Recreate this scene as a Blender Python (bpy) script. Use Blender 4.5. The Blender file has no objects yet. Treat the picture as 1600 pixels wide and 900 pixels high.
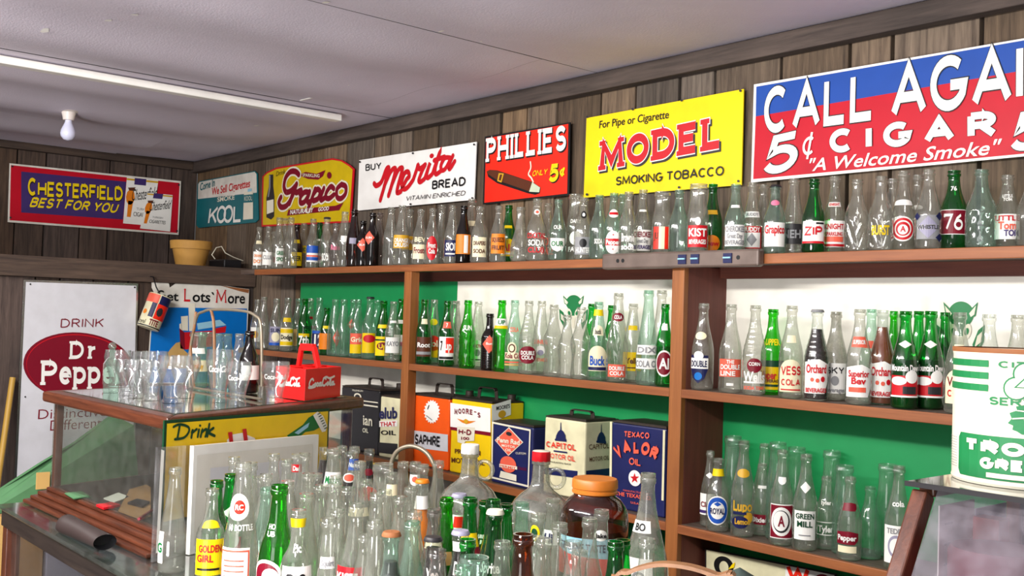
import bpy, math, random
from mathutils import Vector, Matrix
random.seed(7)
C = bpy.context.scene.collection
SC = bpy.context.scene

# ------------------------------------------------------------------ camera, light, exposure
F = 1627.04
YAW, PITCH, ROLL = (math.radians(a) for a in (49.302, 1.625, 1.807))
CAM = Vector((0, 0, 1.62))
_f = Vector((-math.sin(YAW)*math.cos(PITCH), math.cos(YAW)*math.cos(PITCH), math.sin(PITCH)))
_r0 = Vector((math.cos(YAW), math.sin(YAW), 0)); _u0 = _r0.cross(_f)
_r = _r0*math.cos(ROLL)+_u0*math.sin(ROLL); _u = -_r0*math.sin(ROLL)+_u0*math.cos(ROLL)
cd = bpy.data.cameras.new('camera'); cam = bpy.data.objects.new('camera', cd); C.objects.link(cam)
cd.sensor_width = 36; cd.lens = F/1600*36; cd.clip_start = .05
mw = Matrix((_r, _u, -_f)).transposed().to_4x4(); mw.translation = CAM; cam.matrix_world = mw
SC.camera = cam
SC.view_settings.view_transform = 'Standard'; SC.view_settings.look = 'None'
SC.view_settings.exposure = -0.1; SC.view_settings.gamma = 1; SC.view_settings.use_curve_mapping = False
SC.cycles.transparent_max_bounces = 40; SC.cycles.max_bounces = 8
w = bpy.data.worlds.new('world'); SC.world = w; w.use_nodes = True
w.node_tree.nodes['Background'].inputs[0].default_value = (.93, .95, 1, 1)
w.node_tree.nodes['Background'].inputs[1].default_value = .25
def area(name, loc, target, sx, sy, e, col):
    l = bpy.data.lights.new(name, 'AREA'); l.shape = 'RECTANGLE'; l.size = sx; l.size_y = sy; l.energy = e; l.color = col
    o = bpy.data.objects.new(name, l); C.objects.link(o); o.location = loc
    o.rotation_euler = (Vector(target)-Vector(loc)).to_track_quat('-Z', 'Y').to_euler(); return o
area('window_light', (.7, -2.6, 1.75), (-1.9, 2.4, 1.6), 1.6, 1.4, 34, (1, .98, .96))
area('ceiling_fill_light', (-.5, -1.9, .4), (-1.2, -1.0, 2.45), 1.2, 1.2, 150, (1, .98, 1))  # added lamp near the floor, aimed up to brighten the ceiling
area('fluorescent_light', (-1.75, -.3, 2.38), (-1.9, 1.2, 0.6), 2.4, .12, 104, (1, .97, .93))
area('rear_fluorescent_light', (-3.6, .1, 2.38), (-3.6, 1.4, .6), 1.2, .12, 26, (1, .97, .93))

def ray(px, py): return _f + (px-800)/F*_r - (py-450)/F*_u
def at(px, py, ax, val):
    d = ray(px, py); i = 'xyz'.index(ax); return CAM + d*((val-CAM[i])/d[i])

# ------------------------------------------------------------------ materials
MATS = {}
def nodemat(name):
    m = bpy.data.materials.new(name); m.use_nodes = True; MATS[name] = m
    return m, m.node_tree.nodes, m.node_tree.links, m.node_tree.nodes['Principled BSDF']
def lin(c): return tuple((x/12.92 if x <= .04045 else ((x+.055)/1.055)**2.4) for x in c)
def paint(name, rgb, rough=.45, metal=0, wear=0.0, spec=.5):
    m, n, l, b = nodemat(name); c = lin([x/255 for x in rgb])
    b.inputs['Base Color'].default_value = (*c, 1); b.inputs['Roughness'].default_value = rough
    b.inputs['Metallic'].default_value = metal; b.inputs['Specular IOR Level'].default_value = spec
    tc = n.new('ShaderNodeTexCoord'); no = n.new('ShaderNodeTexNoise'); no.inputs['Scale'].default_value = 14; no.inputs['Detail'].default_value = 5
    l.new(tc.outputs['Object'], no.inputs['Vector'])
    mx = n.new('ShaderNodeMixRGB'); mx.blend_type = 'MULTIPLY'; mx.inputs[0].default_value = max(wear, .12)
    mx.inputs[1].default_value = (*c, 1)
    cr = n.new('ShaderNodeValToRGB'); cr.color_ramp.elements[0].position = .3; cr.color_ramp.elements[0].color = (.35, .32, .28, 1); cr.color_ramp.elements[1].position = .62
    l.new(no.outputs['Fac'], cr.inputs[0]); l.new(cr.outputs[0], mx.inputs[2]); l.new(mx.outputs[0], b.inputs['Base Color'])
    return m
PAL = dict(white=(238, 236, 230), cream=(232, 222, 186), red=(196, 22, 34), scarlet=(232, 40, 20), coral=(226, 96, 74), blue=(30, 82, 176),
    sky=(0, 108, 190), yellow=(238, 206, 12), orange=(226, 126, 24), black=(20, 20, 22), green=(10, 110, 52), deepgreen=(12, 62, 36), navy=(24, 28, 74),
    maroon=(120, 10, 34), pink=(226, 120, 150), grey=(140, 140, 142), brown=(88, 44, 24), tan=(196, 158, 96), purple=(62, 44, 104), teal=(18, 104, 112),
    lightblue=(150, 200, 220), gold=(208, 160, 40), ivory=(226, 220, 200), ash=(196, 206, 180), lavender=(150, 146, 168), charcoal=(44, 42, 44), mustard=(226, 190, 0))
for k, v in PAL.items(): paint(k, v, .4, spec=.3)
paint('can_black', (26, 26, 30), .35, wear=.3); paint('can_top', (62, 52, 46), .5, .3, wear=.6); paint('can_cream', (226, 220, 182), .4, wear=.35)
paint('can_navy', (26, 32, 84), .38, wear=.25); paint('can_orange', (238, 88, 20), .32, wear=.1); paint('can_yellow', (236, 196, 10), .35, wear=.15)
paint('rust_white', (226, 222, 212), .45, wear=.3); paint('chrome', (200, 200, 204), .25, 1); paint('wire', (150, 138, 120), .4, .6)
paint('red_plastic', (232, 30, 30), .3); paint('red_plastic_side', (232, 30, 30), .3); paint('orange_lid', (206, 118, 36), .4, wear=.25)
paint('leather', (52, 40, 38), .55, wear=.4); paint('clay', (196, 146, 70), .7, wear=.25); paint('cardboard', (160, 118, 74), .8, wear=.3)
paint('green_cloth', (70, 116, 74), .75, wear=.3); paint('bulb', (214, 216, 240), .25); paint('porcelain', (226, 216, 210), .3)
paint('panel_green', (0, 138, 74), .5, wear=.08); paint('panel_white', (238, 234, 222), .5, wear=.05); paint('panel_mark', (10, 118, 62), .5)
paint('cola', (26, 10, 8), .12); paint('amber_soda', (120, 56, 18), .12); paint('orange_soda', (236, 128, 24), .15); paint('broom_wood', (186, 146, 62), .5)
paint('sign_yellow', (240, 212, 14), .4, wear=.05, spec=.25); paint('sign_grapico', (206, 176, 8), .35, wear=.2); paint('sign_white', (240, 238, 234), .3, wear=.06)
paint('sign_silver', (222, 222, 228), .3, .15, wear=.08); paint('sign_red', (190, 14, 38), .4, wear=.1, spec=.2); paint('sign_blue', (30, 74, 160), .4, wear=.1, spec=.2)
paint('plate', (112, 96, 88), .45, .2, wear=.5); paint('paper', (222, 218, 208), .8); paint('dark_green_felt', (52, 66, 60), .8); paint('rust', (150, 92, 50), .7, wear=.4)

def wood(name, c1, c2, rough=.6, scale=6, axis=2, tone=False, bump=.25, stretch=14):
    m, n, l, b = nodemat(name)
    tc = n.new('ShaderNodeTexCoord'); mp = n.new('ShaderNodeMapping'); s = [stretch]*3; s[axis] = 1.0
    mp.inputs['Scale'].default_value = s; l.new(tc.outputs['Object'], mp.inputs[0])
    no = n.new('ShaderNodeTexNoise'); no.inputs['Scale'].default_value = scale; no.inputs['Detail'].default_value = 8; no.inputs['Roughness'].default_value = .65
    no.inputs['Distortion'].default_value = .4; l.new(mp.outputs[0], no.inputs['Vector'])
    cr = n.new('ShaderNodeValToRGB'); e = cr.color_ramp.elements; e[0].position = .28; e[1].position = .72
    e[0].color = (*lin([x/255 for x in c1]), 1); e[1].color = (*lin([x/255 for x in c2]), 1)
    l.new(no.outputs['Fac'], cr.inputs[0]); out = cr.outputs[0]
    if tone:
        a = n.new('ShaderNodeAttribute'); a.attribute_name = 'tone'
        big = n.new('ShaderNodeTexNoise'); big.inputs['Scale'].default_value = 2.2; big.inputs['Detail'].default_value = 4; l.new(tc.outputs['Object'], big.inputs['Vector'])
        mr = n.new('ShaderNodeMapRange'); mr.inputs[1].default_value = .3; mr.inputs[2].default_value = .7; mr.inputs[3].default_value = .72; mr.inputs[4].default_value = 1.25
        l.new(big.outputs['Fac'], mr.inputs[0])
        m1 = n.new('ShaderNodeMixRGB'); m1.blend_type = 'MULTIPLY'; m1.inputs[0].default_value = 1; l.new(out, m1.inputs[1]); l.new(a.outputs['Color'], m1.inputs[2])
        m2 = n.new('ShaderNodeMixRGB'); m2.blend_type = 'MULTIPLY'; m2.inputs[0].default_value = 1; l.new(m1.outputs[0], m2.inputs[1]); l.new(mr.outputs[0], m2.inputs[2]); out = m2.outputs[0]
    l.new(out, b.inputs['Base Color']); b.inputs['Roughness'].default_value = rough
    bp = n.new('ShaderNodeBump'); bp.inputs['Strength'].default_value = bump; bp.inputs['Distance'].default_value = .003
    l.new(no.outputs['Fac'], bp.inputs['Height']); l.new(bp.outputs[0], b.inputs['Normal'])
    return m
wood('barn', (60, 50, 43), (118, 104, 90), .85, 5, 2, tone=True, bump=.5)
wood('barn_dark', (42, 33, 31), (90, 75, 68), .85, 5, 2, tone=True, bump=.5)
wood('trim_x', (52, 43, 39), (88, 75, 68), .8, 4, 0, tone=True, bump=.4)
wood('trim_y', (56, 43, 37), (100, 80, 66), .8, 4, 1, tone=True, bump=.4)
wood('shelf_x', (122, 66, 34), (158, 94, 50), .5, 4, 0, bump=.1)
wood('shelf_top', (70, 56, 48), (104, 88, 78), .6, 4, 0, bump=.1)
wood('shelf_under', (84, 40, 30), (112, 58, 42), .6, 4, 0, bump=.1)
wood('post_z', (128, 72, 32), (160, 98, 48), .5, 4, 2, bump=.1)
wood('post_red', (88, 42, 34), (120, 60, 48), .6, 3, 2, bump=.1)
wood('case_wood', (56, 27, 18), (104, 55, 34), .32, 5, 0, bump=.15)
wood('case_wood_z', (56, 27, 18), (104, 55, 34), .32, 5, 2, bump=.15)
wood('floor_wood', (84, 70, 60), (120, 102, 88), .7, 3, 0, bump=.2)
wood('dark_wood', (30, 24, 22), (54, 44, 38), .5, 4, 0, bump=.1)
wood('bent_wood', (116, 78, 48), (158, 112, 74), .5, 4, 0, bump=.1)

def ceil_mat():
    m, n, l, b = nodemat('ceiling_board'); tc = n.new('ShaderNodeTexCoord')
    no = n.new('ShaderNodeTexNoise'); no.inputs['Scale'].default_value = 1.6; no.inputs['Detail'].default_value = 6; l.new(tc.outputs['Object'], no.inputs['Vector'])
    cr = n.new('ShaderNodeValToRGB'); e = cr.color_ramp.elements; e[0].position = .3; e[1].position = .7
    e[0].color = (*lin((.78, .75, .80)), 1); e[1].color = (*lin((.87, .84, .89)), 1); l.new(no.outputs['Fac'], cr.inputs[0]); l.new(cr.outputs[0], b.inputs['Base Color'])
    b.inputs['Roughness'].default_value = .7
    n2 = n.new('ShaderNodeTexNoise'); n2.inputs['Scale'].default_value = 160; n2.inputs['Detail'].default_value = 3; l.new(tc.outputs['Object'], n2.inputs['Vector'])
    bp = n.new('ShaderNodeBump'); bp.inputs['Strength'].default_value = .35; bp.inputs['Distance'].default_value = .002; l.new(n2.outputs['Fac'], bp.inputs['Height']); l.new(bp.outputs[0], b.inputs['Normal'])
ceil_mat()

def glass(name, face, edge, dust=.08, dustcol=(.8, .8, .76)):
    m = bpy.data.materials.new(name); m.use_nodes = True; MATS[name] = m; n = m.node_tree.nodes; l = m.node_tree.links; n.clear()
    out = n.new('ShaderNodeOutputMaterial'); lw = n.new('ShaderNodeLayerWeight'); lw.inputs[0].default_value = .35
    mx = n.new('ShaderNodeMixRGB'); mx.inputs[1].default_value = (*face, 1); mx.inputs[2].default_value = (*edge, 1)
    pw = n.new('ShaderNodeMath'); pw.operation = 'POWER'; pw.inputs[1].default_value = 1.6; l.new(lw.outputs['Facing'], pw.inputs[0]); l.new(pw.outputs[0], mx.inputs[0])
    tr = n.new('ShaderNodeBsdfTransparent'); l.new(mx.outputs[0], tr.inputs[0])
    df = n.new('ShaderNodeBsdfDiffuse'); df.inputs[0].default_value = (*dustcol, 1)
    tl = n.new('ShaderNodeBsdfTranslucent'); tl.inputs[0].default_value = (*dustcol, 1); ad = n.new('ShaderNodeMixShader'); ad.inputs[0].default_value = .45
    l.new(df.outputs[0], ad.inputs[1]); l.new(tl.outputs[0], ad.inputs[2])
    m1 = n.new('ShaderNodeMixShader'); tc = n.new('ShaderNodeTexCoord'); no = n.new('ShaderNodeTexNoise'); no.inputs['Scale'].default_value = 30; no.inputs['Detail'].default_value = 4
    l.new(tc.outputs['Object'], no.inputs['Vector']); mr = n.new('ShaderNodeMapRange'); mr.inputs[1].default_value = .35; mr.inputs[2].default_value = .65
    mr.inputs[3].default_value = dust*.5; mr.inputs[4].default_value = dust*1.5; l.new(no.outputs['Fac'], mr.inputs[0])
    l.new(mr.outputs[0], m1.inputs[0]); l.new(tr.outputs[0], m1.inputs[1]); l.new(ad.outputs[0], m1.inputs[2])
    gl = n.new('ShaderNodeBsdfGlossy'); gl.inputs['Roughness'].default_value = .07; gl.inputs[0].default_value = (1, 1, 1, 1)
    fr = n.new('ShaderNodeFresnel'); ge = n.new('ShaderNodeNewGeometry'); io = n.new('ShaderNodeMath'); io.operation = 'MULTIPLY_ADD'; io.inputs[1].default_value = 1/1.5-1.5; io.inputs[2].default_value = 1.5; l.new(ge.outputs['Backfacing'], io.inputs[0]); l.new(io.outputs[0], fr.inputs[0])
    fm = n.new('ShaderNodeMath'); fm.operation = 'MULTIPLY'; fm.inputs[1].default_value = 1.5; fm.use_clamp = True; l.new(fr.outputs[0], fm.inputs[0])
    m2 = n.new('ShaderNodeMixShader'); l.new(fm.outputs[0], m2.inputs[0]); l.new(m1.outputs[0], m2.inputs[1]); l.new(gl.outputs[0], m2.inputs[2])
    l.new(m2.outputs[0], out.inputs[0])
glass('g_clear', (.90, .91, .88), (.30, .32, .29), .17, (.60, .60, .53))
glass('g_clean', (.93, .95, .93), (.40, .44, .42), .05)
glass('g_smoke', (.72, .68, .66), (.28, .25, .24), .08)
glass('g_frost', (.82, .82, .78), (.40, .41, .38), .40, (.46, .46, .40))
glass('g_aqua', (.78, .93, .85), (.20, .42, .32), .14, (.5, .62, .54))
glass('g_green', (.05, .62, .16), (.005, .13, .03), .03, (.1, .5, .2))
glass('g_lime', (.12, .74, .06), (.02, .25, .01), .03, (.2, .6, .1))
glass('g_brown', (.24, .07, .04), (.03, .01, .01), .04, (.3, .2, .16))
glass('g_dark', (.08, .03, .025), (.01, .005, .005), .03, (.25, .18, .16))
glass('g_amber', (.5, .17, .05), (.09, .02, .01), .04, (.4, .2, .1))
glass('g_tumbler', (.97, .98, .98), (.55, .57, .58), .04, (.9, .9, .9))
glass('pane', (.95, .97, .95), (.75, .8, .77), .025)
glass('glass_dark', (.35, .42, .38), (.2, .25, .22), .04)
glass('pane_reflection', (.82, .80, .83), (.6, .6, .62), .17, (.56, .52, .58))  # lavender reflection on the pane, put into its colour as haze
glass('plastic', (.95, .95, .96), (.6, .6, .62), .07, (.9, .9, .92))
glass('glass_top', (.8, .9, .84), (.5, .65, .56), .05)

# ------------------------------------------------------------------ mesh builder
WL = {}
def newobj(name, me, parent=None, loc=(0, 0, 0)):
    o = bpy.data.objects.new(name, me); C.objects.link(o)
    if parent is None: o.location = loc; WL[o.name] = Vector(loc)
    else: o.parent = parent; WL[o.name] = WL[parent.name]
    return o
class MB:
    def __init__(s): s.v = []; s.f = []; s.m = []; s.t = []
    def add(s, vs, fs, mat, tone=1.0):
        b = len(s.v); s.v += [tuple(v) for v in vs]; s.t += [tone]*len(vs)
        for f in fs: s.f.append([i+b for i in f]); s.m.append(mat)
    def hexa(s, q, mat, tone=1.0):    # 4 bottom (ccw from above) + 4 top
        s.add(q, [(3, 2, 1, 0), (4, 5, 6, 7), (0, 1, 5, 4), (1, 2, 6, 5), (2, 3, 7, 6), (3, 0, 4, 7)], mat, tone)
    def box(s, x0, x1, y0, y1, z0, z1, mat, tone=1.0):
        s.hexa([(x0, y0, z0), (x1, y0, z0), (x1, y1, z0), (x0, y1, z0), (x0, y0, z1), (x1, y0, z1), (x1, y1, z1), (x0, y1, z1)], mat, tone)
    def prism(s, poly, z0, z1, mat):
        n = len(poly); s.add([(x, y, z0) for x, y in poly]+[(x, y, z1) for x, y in poly], [tuple(range(n-1, -1, -1)), tuple(range(n, 2*n))]+[(i, (i+1) % n, n+(i+1) % n, n+i) for i in range(n)], mat)
    def bar(s, a, b, wd, ht, mat):    # beam from a to b
        a = Vector(a); b = Vector(b); d = (b-a).normalized(); up = Vector((0, 0, 1)) if abs(d.z) < .95 else Vector((0, 1, 0))
        x = d.cross(up).normalized()*wd/2; y = x.cross(d).normalized()*ht/2
        s.hexa([a-x-y, a+x-y, b+x-y, b-x-y, a-x+y, a+x+y, b+x+y, b-x+y], mat)
    def tube(s, pts, r, mat, n=8, closed=False):
        pts = [Vector(p) for p in pts]; N = len(pts); rings = []; prev = None
        for i, p in enumerate(pts):
            a = pts[i-1] if (i or closed) else p; c = pts[(i+1) % N] if (i < N-1 or closed) else p
            d = (c-a).normalized(); x = prev - d*prev.dot(d) if prev else d.cross(Vector((.3, .2, 1)) if abs(d.z) < .9 else Vector((1, .2, 0)))
            x.normalize(); prev = x; y = d.cross(x); rr = r[i] if isinstance(r, (list, tuple)) else r
            rings.append([p+(x*math.cos(k*2*math.pi/n)+y*math.sin(k*2*math.pi/n))*rr for k in range(n)])
        fs = []
        for i in range(N if closed else N-1):
            for k in range(n): fs.append((i*n+k, i*n+(k+1) % n, ((i+1) % N)*n+(k+1) % n, ((i+1) % N)*n+k))
        if not closed: fs += [tuple(range(n-1, -1, -1)), tuple((N-1)*n+k for k in range(n))]
        s.add([v for q in rings for v in q], fs, mat)
    def lathe(s, prof, mat, c=(0, 0, 0), n=24, mod=None, cap0=True, cap1=False):
        vs = []; fs = []
        for j, (z, r) in enumerate(prof):
            for k in range(n):
                a = 2*math.pi*k/n; q = r*(mod(a, z, j) if mod else 1); vs.append((c[0]+q*math.cos(a), c[1]+q*math.sin(a), c[2]+z))
        for j in range(len(prof)-1):
            for k in range(n): fs.append((j*n+k, j*n+(k+1) % n, (j+1)*n+(k+1) % n, (j+1)*n+k))
        if cap0: fs.append(tuple(range(n-1, -1, -1)))
        if cap1: fs.append(tuple((len(prof)-1)*n+k for k in range(n)))
        s.add(vs, fs, mat)
    def ball(s, c, r, mat, n=16, sz=1.0):
        s.lathe([(-r*sz*math.cos(math.pi*j/n), max(1e-4, r*math.sin(math.pi*j/n))) for j in range(n+1)], mat, c, n)
    def mesh(s, name, loc):
        me = bpy.data.meshes.new(name); L = Vector(loc)
        me.from_pydata([tuple(Vector(v)-L) for v in s.v], [], s.f)
        names = []
        for x in s.m:
            if x not in names: names.append(x)
        for x in names: me.materials.append(MATS[x])
        me.polygons.foreach_set('material_index', [names.index(x) for x in s.m])
        if any(t != 1.0 for t in s.t):
            ca = me.color_attributes.new('tone', 'FLOAT_COLOR', 'POINT')
            for i, t in enumerate(s.t):
                t = t if isinstance(t, tuple) else (t, t, t); ca.data[i].color = (*t, 1)
        me.update(); return me
    def build(s, name, parent=None, loc=(0, 0, 0), smooth=False, bevel=0):
        me = s.mesh(name, WL[parent.name] if parent else loc)
        o = newobj(name, me, parent, loc)
        if smooth: shade(me, smooth if smooth is not True else 50)
        if bevel:
            m = o.modifiers.new('bevel', 'BEVEL'); m.width = bevel; m.segments = 2; m.limit_method = 'ANGLE'
        return o
def shade(me, deg=50):
    me.polygons.foreach_set('use_smooth', [True]*len(me.polygons))
    try: me.set_sharp_from_angle(angle=math.radians(deg))
    except Exception: pass
def tag(o, label, cat, group=None):
    o['label'] = label; o['category'] = cat
    if group: o['group'] = group
    return o
def thing(name, loc, label, cat, group=None):
    return tag(newobj(name, None, None, loc), label, cat, group)
def struct(o): o['kind'] = 'structure'; return o

# ------------------------------------------------------------------ lettering
_gc = {}
def _fontmesh(txt, off):
    cu = bpy.data.curves.new('t', 'FONT'); cu.body = txt; cu.size = 1; cu.offset = off; cu.resolution_u = 3
    o = bpy.data.objects.new('t', cu); C.objects.link(o); bpy.context.view_layer.update()
    me = bpy.data.meshes.new_from_object(o.evaluated_get(bpy.context.evaluated_depsgraph_get()))
    me.calc_loop_triangles(); v = [(p.co.x, p.co.y) for p in me.vertices]; t = [tuple(x.vertices) for x in me.loop_triangles]
    bpy.data.objects.remove(o); bpy.data.curves.remove(cu); bpy.data.meshes.remove(me); return v, t
def glyph(ch, off):
    k = (ch, off)
    if k not in _gc:
        v, t = _fontmesh(ch, off) if ch != ' ' else ([], [])
        bar, _ = _fontmesh('I', off); two, _ = _fontmesh(ch+'I', off)
        _gc[k] = (v, t, max(p[0] for p in two)-max(p[0] for p in bar))
    return _gc[k]
_cap = {}
def text_tris(s, off=0.0):
    if off not in _cap: _cap[off] = max(p[1] for p in glyph('H', off)[0])
    h = _cap[off]; x = 0; out = []
    for ch in s:
        v, t, adv = glyph(ch, off)
        out += [[((v[i][0]+x)/h, v[i][1]/h) for i in f] for f in t]; x += adv
    xs = [p[0] for f in out for p in f] or [0, 1]; x0 = min(xs)
    return [[(p[0]-x0, p[1]) for p in f] for f in out], max(xs)-x0
def arc(cx, cy, rx, ry, a0, a1, n=14): return [(cx+rx*math.cos(math.radians(a0+(a1-a0)*i/n)), cy+ry*math.sin(math.radians(a0+(a1-a0)*i/n))) for i in range(n+1)]
SK = {  # width, strokes, serif points
 'A': (.95, [[(0, 0), (.5, 1), (1, 0)], [(.2, .33), (.8, .33)]], [(0, 0), (1, 0)]),
 'B': (.8, [[(0, 0), (0, 1)], [(0, 1), (.5, 1)]+arc(.5, .77, .45, .23, 90, -90)+[(0, .54)], [(.5, .54)]+arc(.5, .27, .5, .27, 90, -90)+[(0, 0)]], []),
 'C': (.9, [arc(.5, .5, .5, .5, 48, 312, 24)], []),
 'D': (.9, [[(0, 0), (0, 1)], [(0, 1), (.4, 1)]+arc(.4, .5, .6, .5, 90, -90, 18)+[(0, 0)]], [(0, 0, -1), (0, 1, -1)]),
 'E': (.72, [[(1, 1), (0, 1), (0, 0), (1, 0)], [(0, .52), (.85, .52)]], [(0, 0, -1), (0, 1, -1)]),
 'F': (.72, [[(1, 1), (0, 1), (0, 0)], [(0, .52), (.85, .52)]], [(0, 0), (0, 1, -1)]),
 'G': (.95, [arc(.5, .5, .5, .5, 48, 330, 24)+[(.98, .45), (.55, .45)]], []),
 'H': (.88, [[(0, 0), (0, 1)], [(1, 0), (1, 1)], [(0, .5), (1, .5)]], [(0, 0), (0, 1), (1, 0), (1, 1)]),
 'I': (.0, [[(0, 0), (0, 1)]], [(0, 0), (0, 1)]),
 'J': (.6, [[(1, 1), (1, .3)]+arc(.5, .3, .5, .3, 0, -170)], [(1, 1)]),
 'K': (.85, [[(0, 0), (0, 1)], [(1, 1), (.05, .42)], [(.35, .62), (1, 0)]], [(0, 0), (0, 1)]),
 'L': (.7, [[(0, 1), (0, 0), (1, 0)]], [(0, 1), (0, 0, -1)]),
 'M': (1.1, [[(0, 0), (.08, 1), (.5, .15), (.92, 1), (1, 0)]], [(0, 0), (1, 0), (.05, 1, -1), (.95, 1, 1)]),
 'N': (.9, [[(0, 0), (0, 1), (1, 0), (1, 1)]], [(0, 0), (1, 1)]),
 'O': (.95, [arc(.5, .5, .5, .5, 0, 360, 30)], []),
 'P': (.78, [[(0, 0), (0, 1)], [(0, 1), (.5, 1)]+arc(.5, .73, .5, .27, 90, -90)+[(0, .46)]], [(0, 0), (0, 1, -1)]),
 'R': (.84, [[(0, 0), (0, 1)], [(0, 1), (.5, 1)]+arc(.5, .75, .45, .25, 90, -90)+[(0, .5)], [(.45, .5), (1, 0)]], [(0, 0), (0, 1, -1), (1, 0)]),
 'S': (.74, [arc(.5, .745, .47, .255, 20, 270, 16)+arc(.5, .255, .5, .255, 90, -160, 16)[1:]], []),
 'T': (.8, [[(0, 1), (1, 1)], [(.5, 1), (.5, 0)]], [(.5, 0)]),
 'U': (.85, [[(0, 1), (0, .35)]+arc(.5, .35, .5, .35, 180, 360)+[(1, 1)]], [(0, 1), (1, 1)]),
 'V': (.95, [[(0, 1), (.5, 0), (1, 1)]], [(0, 1), (1, 1)]),
 'W': (1.3, [[(0, 1), (.25, 0), (.5, .85), (.75, 0), (1, 1)]], []),
 'X': (.9, [[(0, 0), (1, 1)], [(0, 1), (1, 0)]], []),
 'Y': (.9, [[(0, 1), (.5, .45), (1, 1)], [(.5, .45), (.5, 0)]], [(.5, 0)]),
 'Z': (.8, [[(0, 1), (1, 1), (0, 0), (1, 0)]], []),
 'r': (.42, [[(0, 0), (0, .66)], [(0, .4), (.35, .6), (.9, .64)]], [(0, 0), (0, .66, -1)]),
 'e': (.56, [[(.05, .36), (1, .36)]+arc(.5, .34, .5, .34, 10, 320, 18)], []),
 'p': (.6, [[(0, -.3), (0, .66)], arc(.45, .34, .55, .32, 150, -150, 18)], [(0, -.3), (0, .66, -1)]),
 '5': (.75, [[(.9, 1), (.2, 1), (.12, .56)]+arc(.47, .32, .5, .32, 125, -155, 18)], []),
 '6': (.75, [[(.8, 1), (.3, .75), (.03, .35)], arc(.5, .3, .48, .3, 0, 360, 20)], []),
 '7': (.75, [[(0, .85), (.02, 1), (1, 1), (.35, 0)]], []),
 '0': (.75, [arc(.5, .5, .5, .5, 0, 360, 24)], []), '1': (.0, [[(0, 0), (0, 1)]], [(0, 0), (0, 1, -1)]),
 "'": (.0, [[(0, .75), (0, 1)]], []), '-': (.4, [[(0, .45), (1, .45)]], []), '.': (.0, [[(0, 0), (0, .02)]], []),
 '¢': (.5, [arc(.5, .5, .5, .3, 50, 310, 16), [(.4, 0), (.7, 1)]], []),
}
def stroke(pts, wd, cap=False):
    pts = [Vector((p[0], p[1], 0)) for p in pts]; n = len(pts); L = []; R = []
    closed = (pts[0]-pts[-1]).length < 1e-6 and n > 3
    for i, p in enumerate(pts):
        a = pts[i-1] if i else (pts[-2] if closed else None); c = pts[i+1] if i < n-1 else (pts[1] if closed else None)
        d1 = (p-a).normalized() if a is not None else None; d2 = (c-p).normalized() if c is not None else None
        d1 = d1 or d2; d2 = d2 or d1
        n1 = Vector((-d1.y, d1.x, 0)); n2 = Vector((-d2.y, d2.x, 0)); m = n1+n2
        m = m.normalized() if m.length > .05 else n1; k = 1/max(.55, m.dot(n1))
        L.append(p+m*wd/2*k); R.append(p-m*wd/2*k)
    out = [[(L[i].x, L[i].y), (R[i].x, R[i].y), (R[i+1].x, R[i+1].y), (L[i+1].x, L[i+1].y)] for i in range(n-1)]
    if cap:
        for p in (pts[0], pts[-1]): out.append([(p.x+wd/2*math.cos(k*math.pi/4), p.y+wd/2*math.sin(k*math.pi/4)) for k in range(8)])
    return out
def stroke_text(s, wt=.2, serif=0, sp=.12, grow=0.0):
    x = 0; out = []
    for ch in s:
        if ch == ' ': x += .45; continue
        w_, st, se = SK[ch]; W = w_+wt*(1 if w_ > .1 else 1)
        mp = lambda p: (x+wt/2+p[0]*(W-wt), wt/2+p[1]*(1-wt))
        if serif: x += serif*wt*.55
        for q in st: out += stroke([mp(p) for p in q], wt+2*grow)
        if serif:
            for e in se:
                cx, cy = mp(e); side = e[2] if len(e) > 2 else 0; a = serif*wt*.55+wt/2+grow; hh = wt*.3+grow
                y0 = cy-wt/2 if cy < .4 else (cy+wt/2-2*hh+grow if cy > .4 else cy); y0 = (cy-wt/2-grow if e[1] < .4 else cy+wt/2-wt*.6-grow)
                l_ = cx-a if side <= 0 else cx-wt/2; r_ = cx+a if side >= 0 else cx+wt/2
                out.append([(l_, y0), (r_, y0), (r_, y0+2*hh), (l_, y0+2*hh)])
            x += serif*wt*.55
        x += W+sp
    return out, x-sp

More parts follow.
